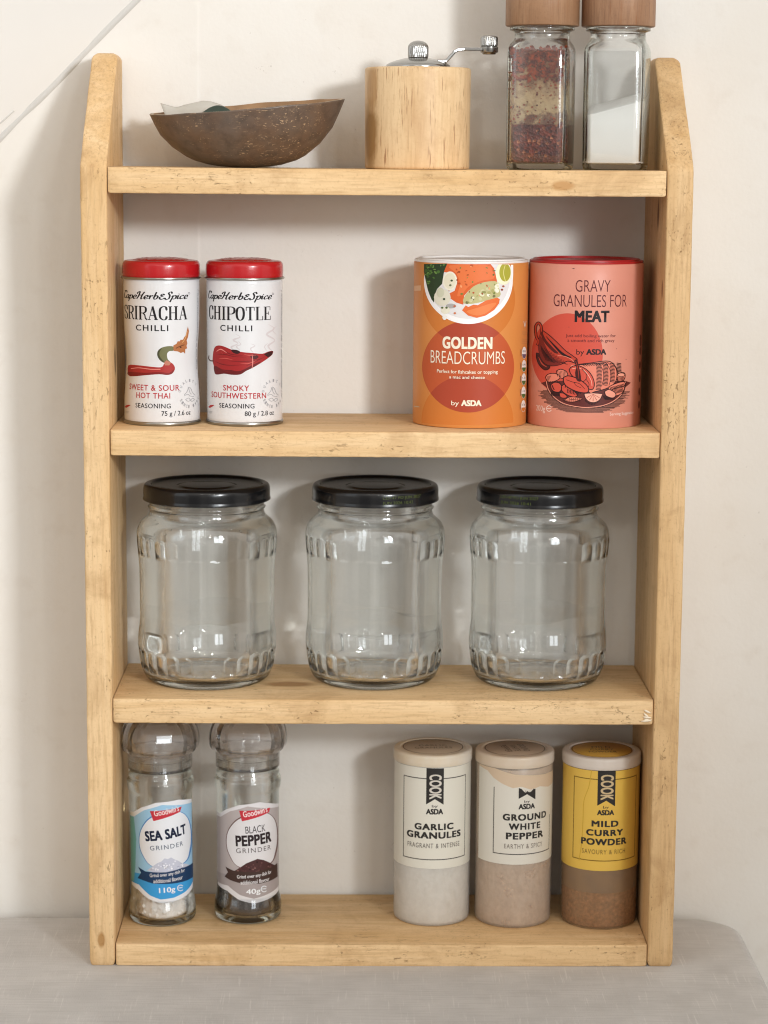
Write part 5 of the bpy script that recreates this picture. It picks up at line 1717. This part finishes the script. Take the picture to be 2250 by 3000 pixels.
        P.poly([(772, 428), (786, 432), (800, 444), (815, 440), (836, 444), (848, 430), (860, 430), (860, 486), (816, 460), (772, 486)], K, 3)
        P.line([(786, 428), (806, 448), (816, 440), (830, 446), (846, 430)], 5, ink('d6cfc4'), 4)
        P.text("by", 802, 832, 492, 508, K, 0.01)
        P.text("ASDA", 772, 858, 511, 540, K, 0.05)
        P.text("GROUND", 690, 918, 566, 602, K, 0.045, spacing=1.15)
        P.text("WHITE", 722, 888, 616, 651, K, 0.045, spacing=1.2)
        P.text("PEPPER", 708, 904, 666, 702, K, 0.045, spacing=1.15)
        P.text("EARTHY & SPICY", 700, 900, 727, 752, ink('7d746b'), 0.008, spacing=1.2)
        P.build("label", t, 1.3)
    else:
        P = Print(R, 1213, 1195, 7.8, 0.293, va, rise=0.08, zv=7.97)
        P.add([(-46, 42.0), (46, 42.0), (46, 111.8), (-46, 111.8)], [(0, 1, 2, 3)], LB, 0)
        KB = ink('7a5f22')
        box(P, 1070, 1398, 382, 822, 5, KB, 2)
        flag(P, 1195, 1288, 322, 524, 28, K)
        [P.fit(([(b, -a) for a, b in text_mesh("COOK")[0]], text_mesh("COOK")[1]), 1211 + o_, 1276 + o_, 358 + q_, 490 + q_, ink('c9b28a'), 4) for o_, q_ in ((0, 0), (3, 0), (0, 3), (3, 3))]
        P.text("by", 1226, 1256, 524, 542, K, 0.01)
        P.text("ASDA", 1195, 1284, 546, 574, K, 0.05)
        P.text("MILD", 1167, 1308, 604, 637, K, 0.045, spacing=1.15)
        P.text("CURRY", 1140, 1333, 652, 686, K, 0.045, spacing=1.15)
        P.text("POWDER", 1114, 1352, 700, 736, K, 0.045, spacing=1.12)
        P.text("SAVOURY & RICH", 1120, 1346, 759, 784, ink('8b6f35'), 0.01, spacing=1.2)
        P.line([(1162, 330), (1150, 420), (1125, 500), (1122, 600), (1118, 720), (1105, 820)], 4, ink('c79f38'), 1)
        P.build("label", t, 1.3)
    return t
spice(35.2, 63.5, "plastic spice shaker with a cream GARLIC GRANULES label", 'garlic')
spice(91.3, 60.0, "plastic spice shaker with a torn GROUND WHITE PEPPER label", 'white')
spice(150.8, 57.0, "plastic spice shaker with a yellow MILD CURRY POWDER label", 'curry')

# light focused by the glass: the key lamp's rays are followed through the jars on to the wall and shelves
for o in scene.objects:
    if o.type == 'MESH':
        names = [m.name for m in o.data.materials if m]
        if any(n in ("jar_glass", "clear_glass") for n in names):
            o.cycles.is_caustics_caster = True
        elif o.name.split('.')[0] in ("wall", "shelf", "side_panel", "filling"):
            o.cycles.is_caustics_receiver = True
bpy.data.lights["key_lamp"].cycles.is_caustics_light = True
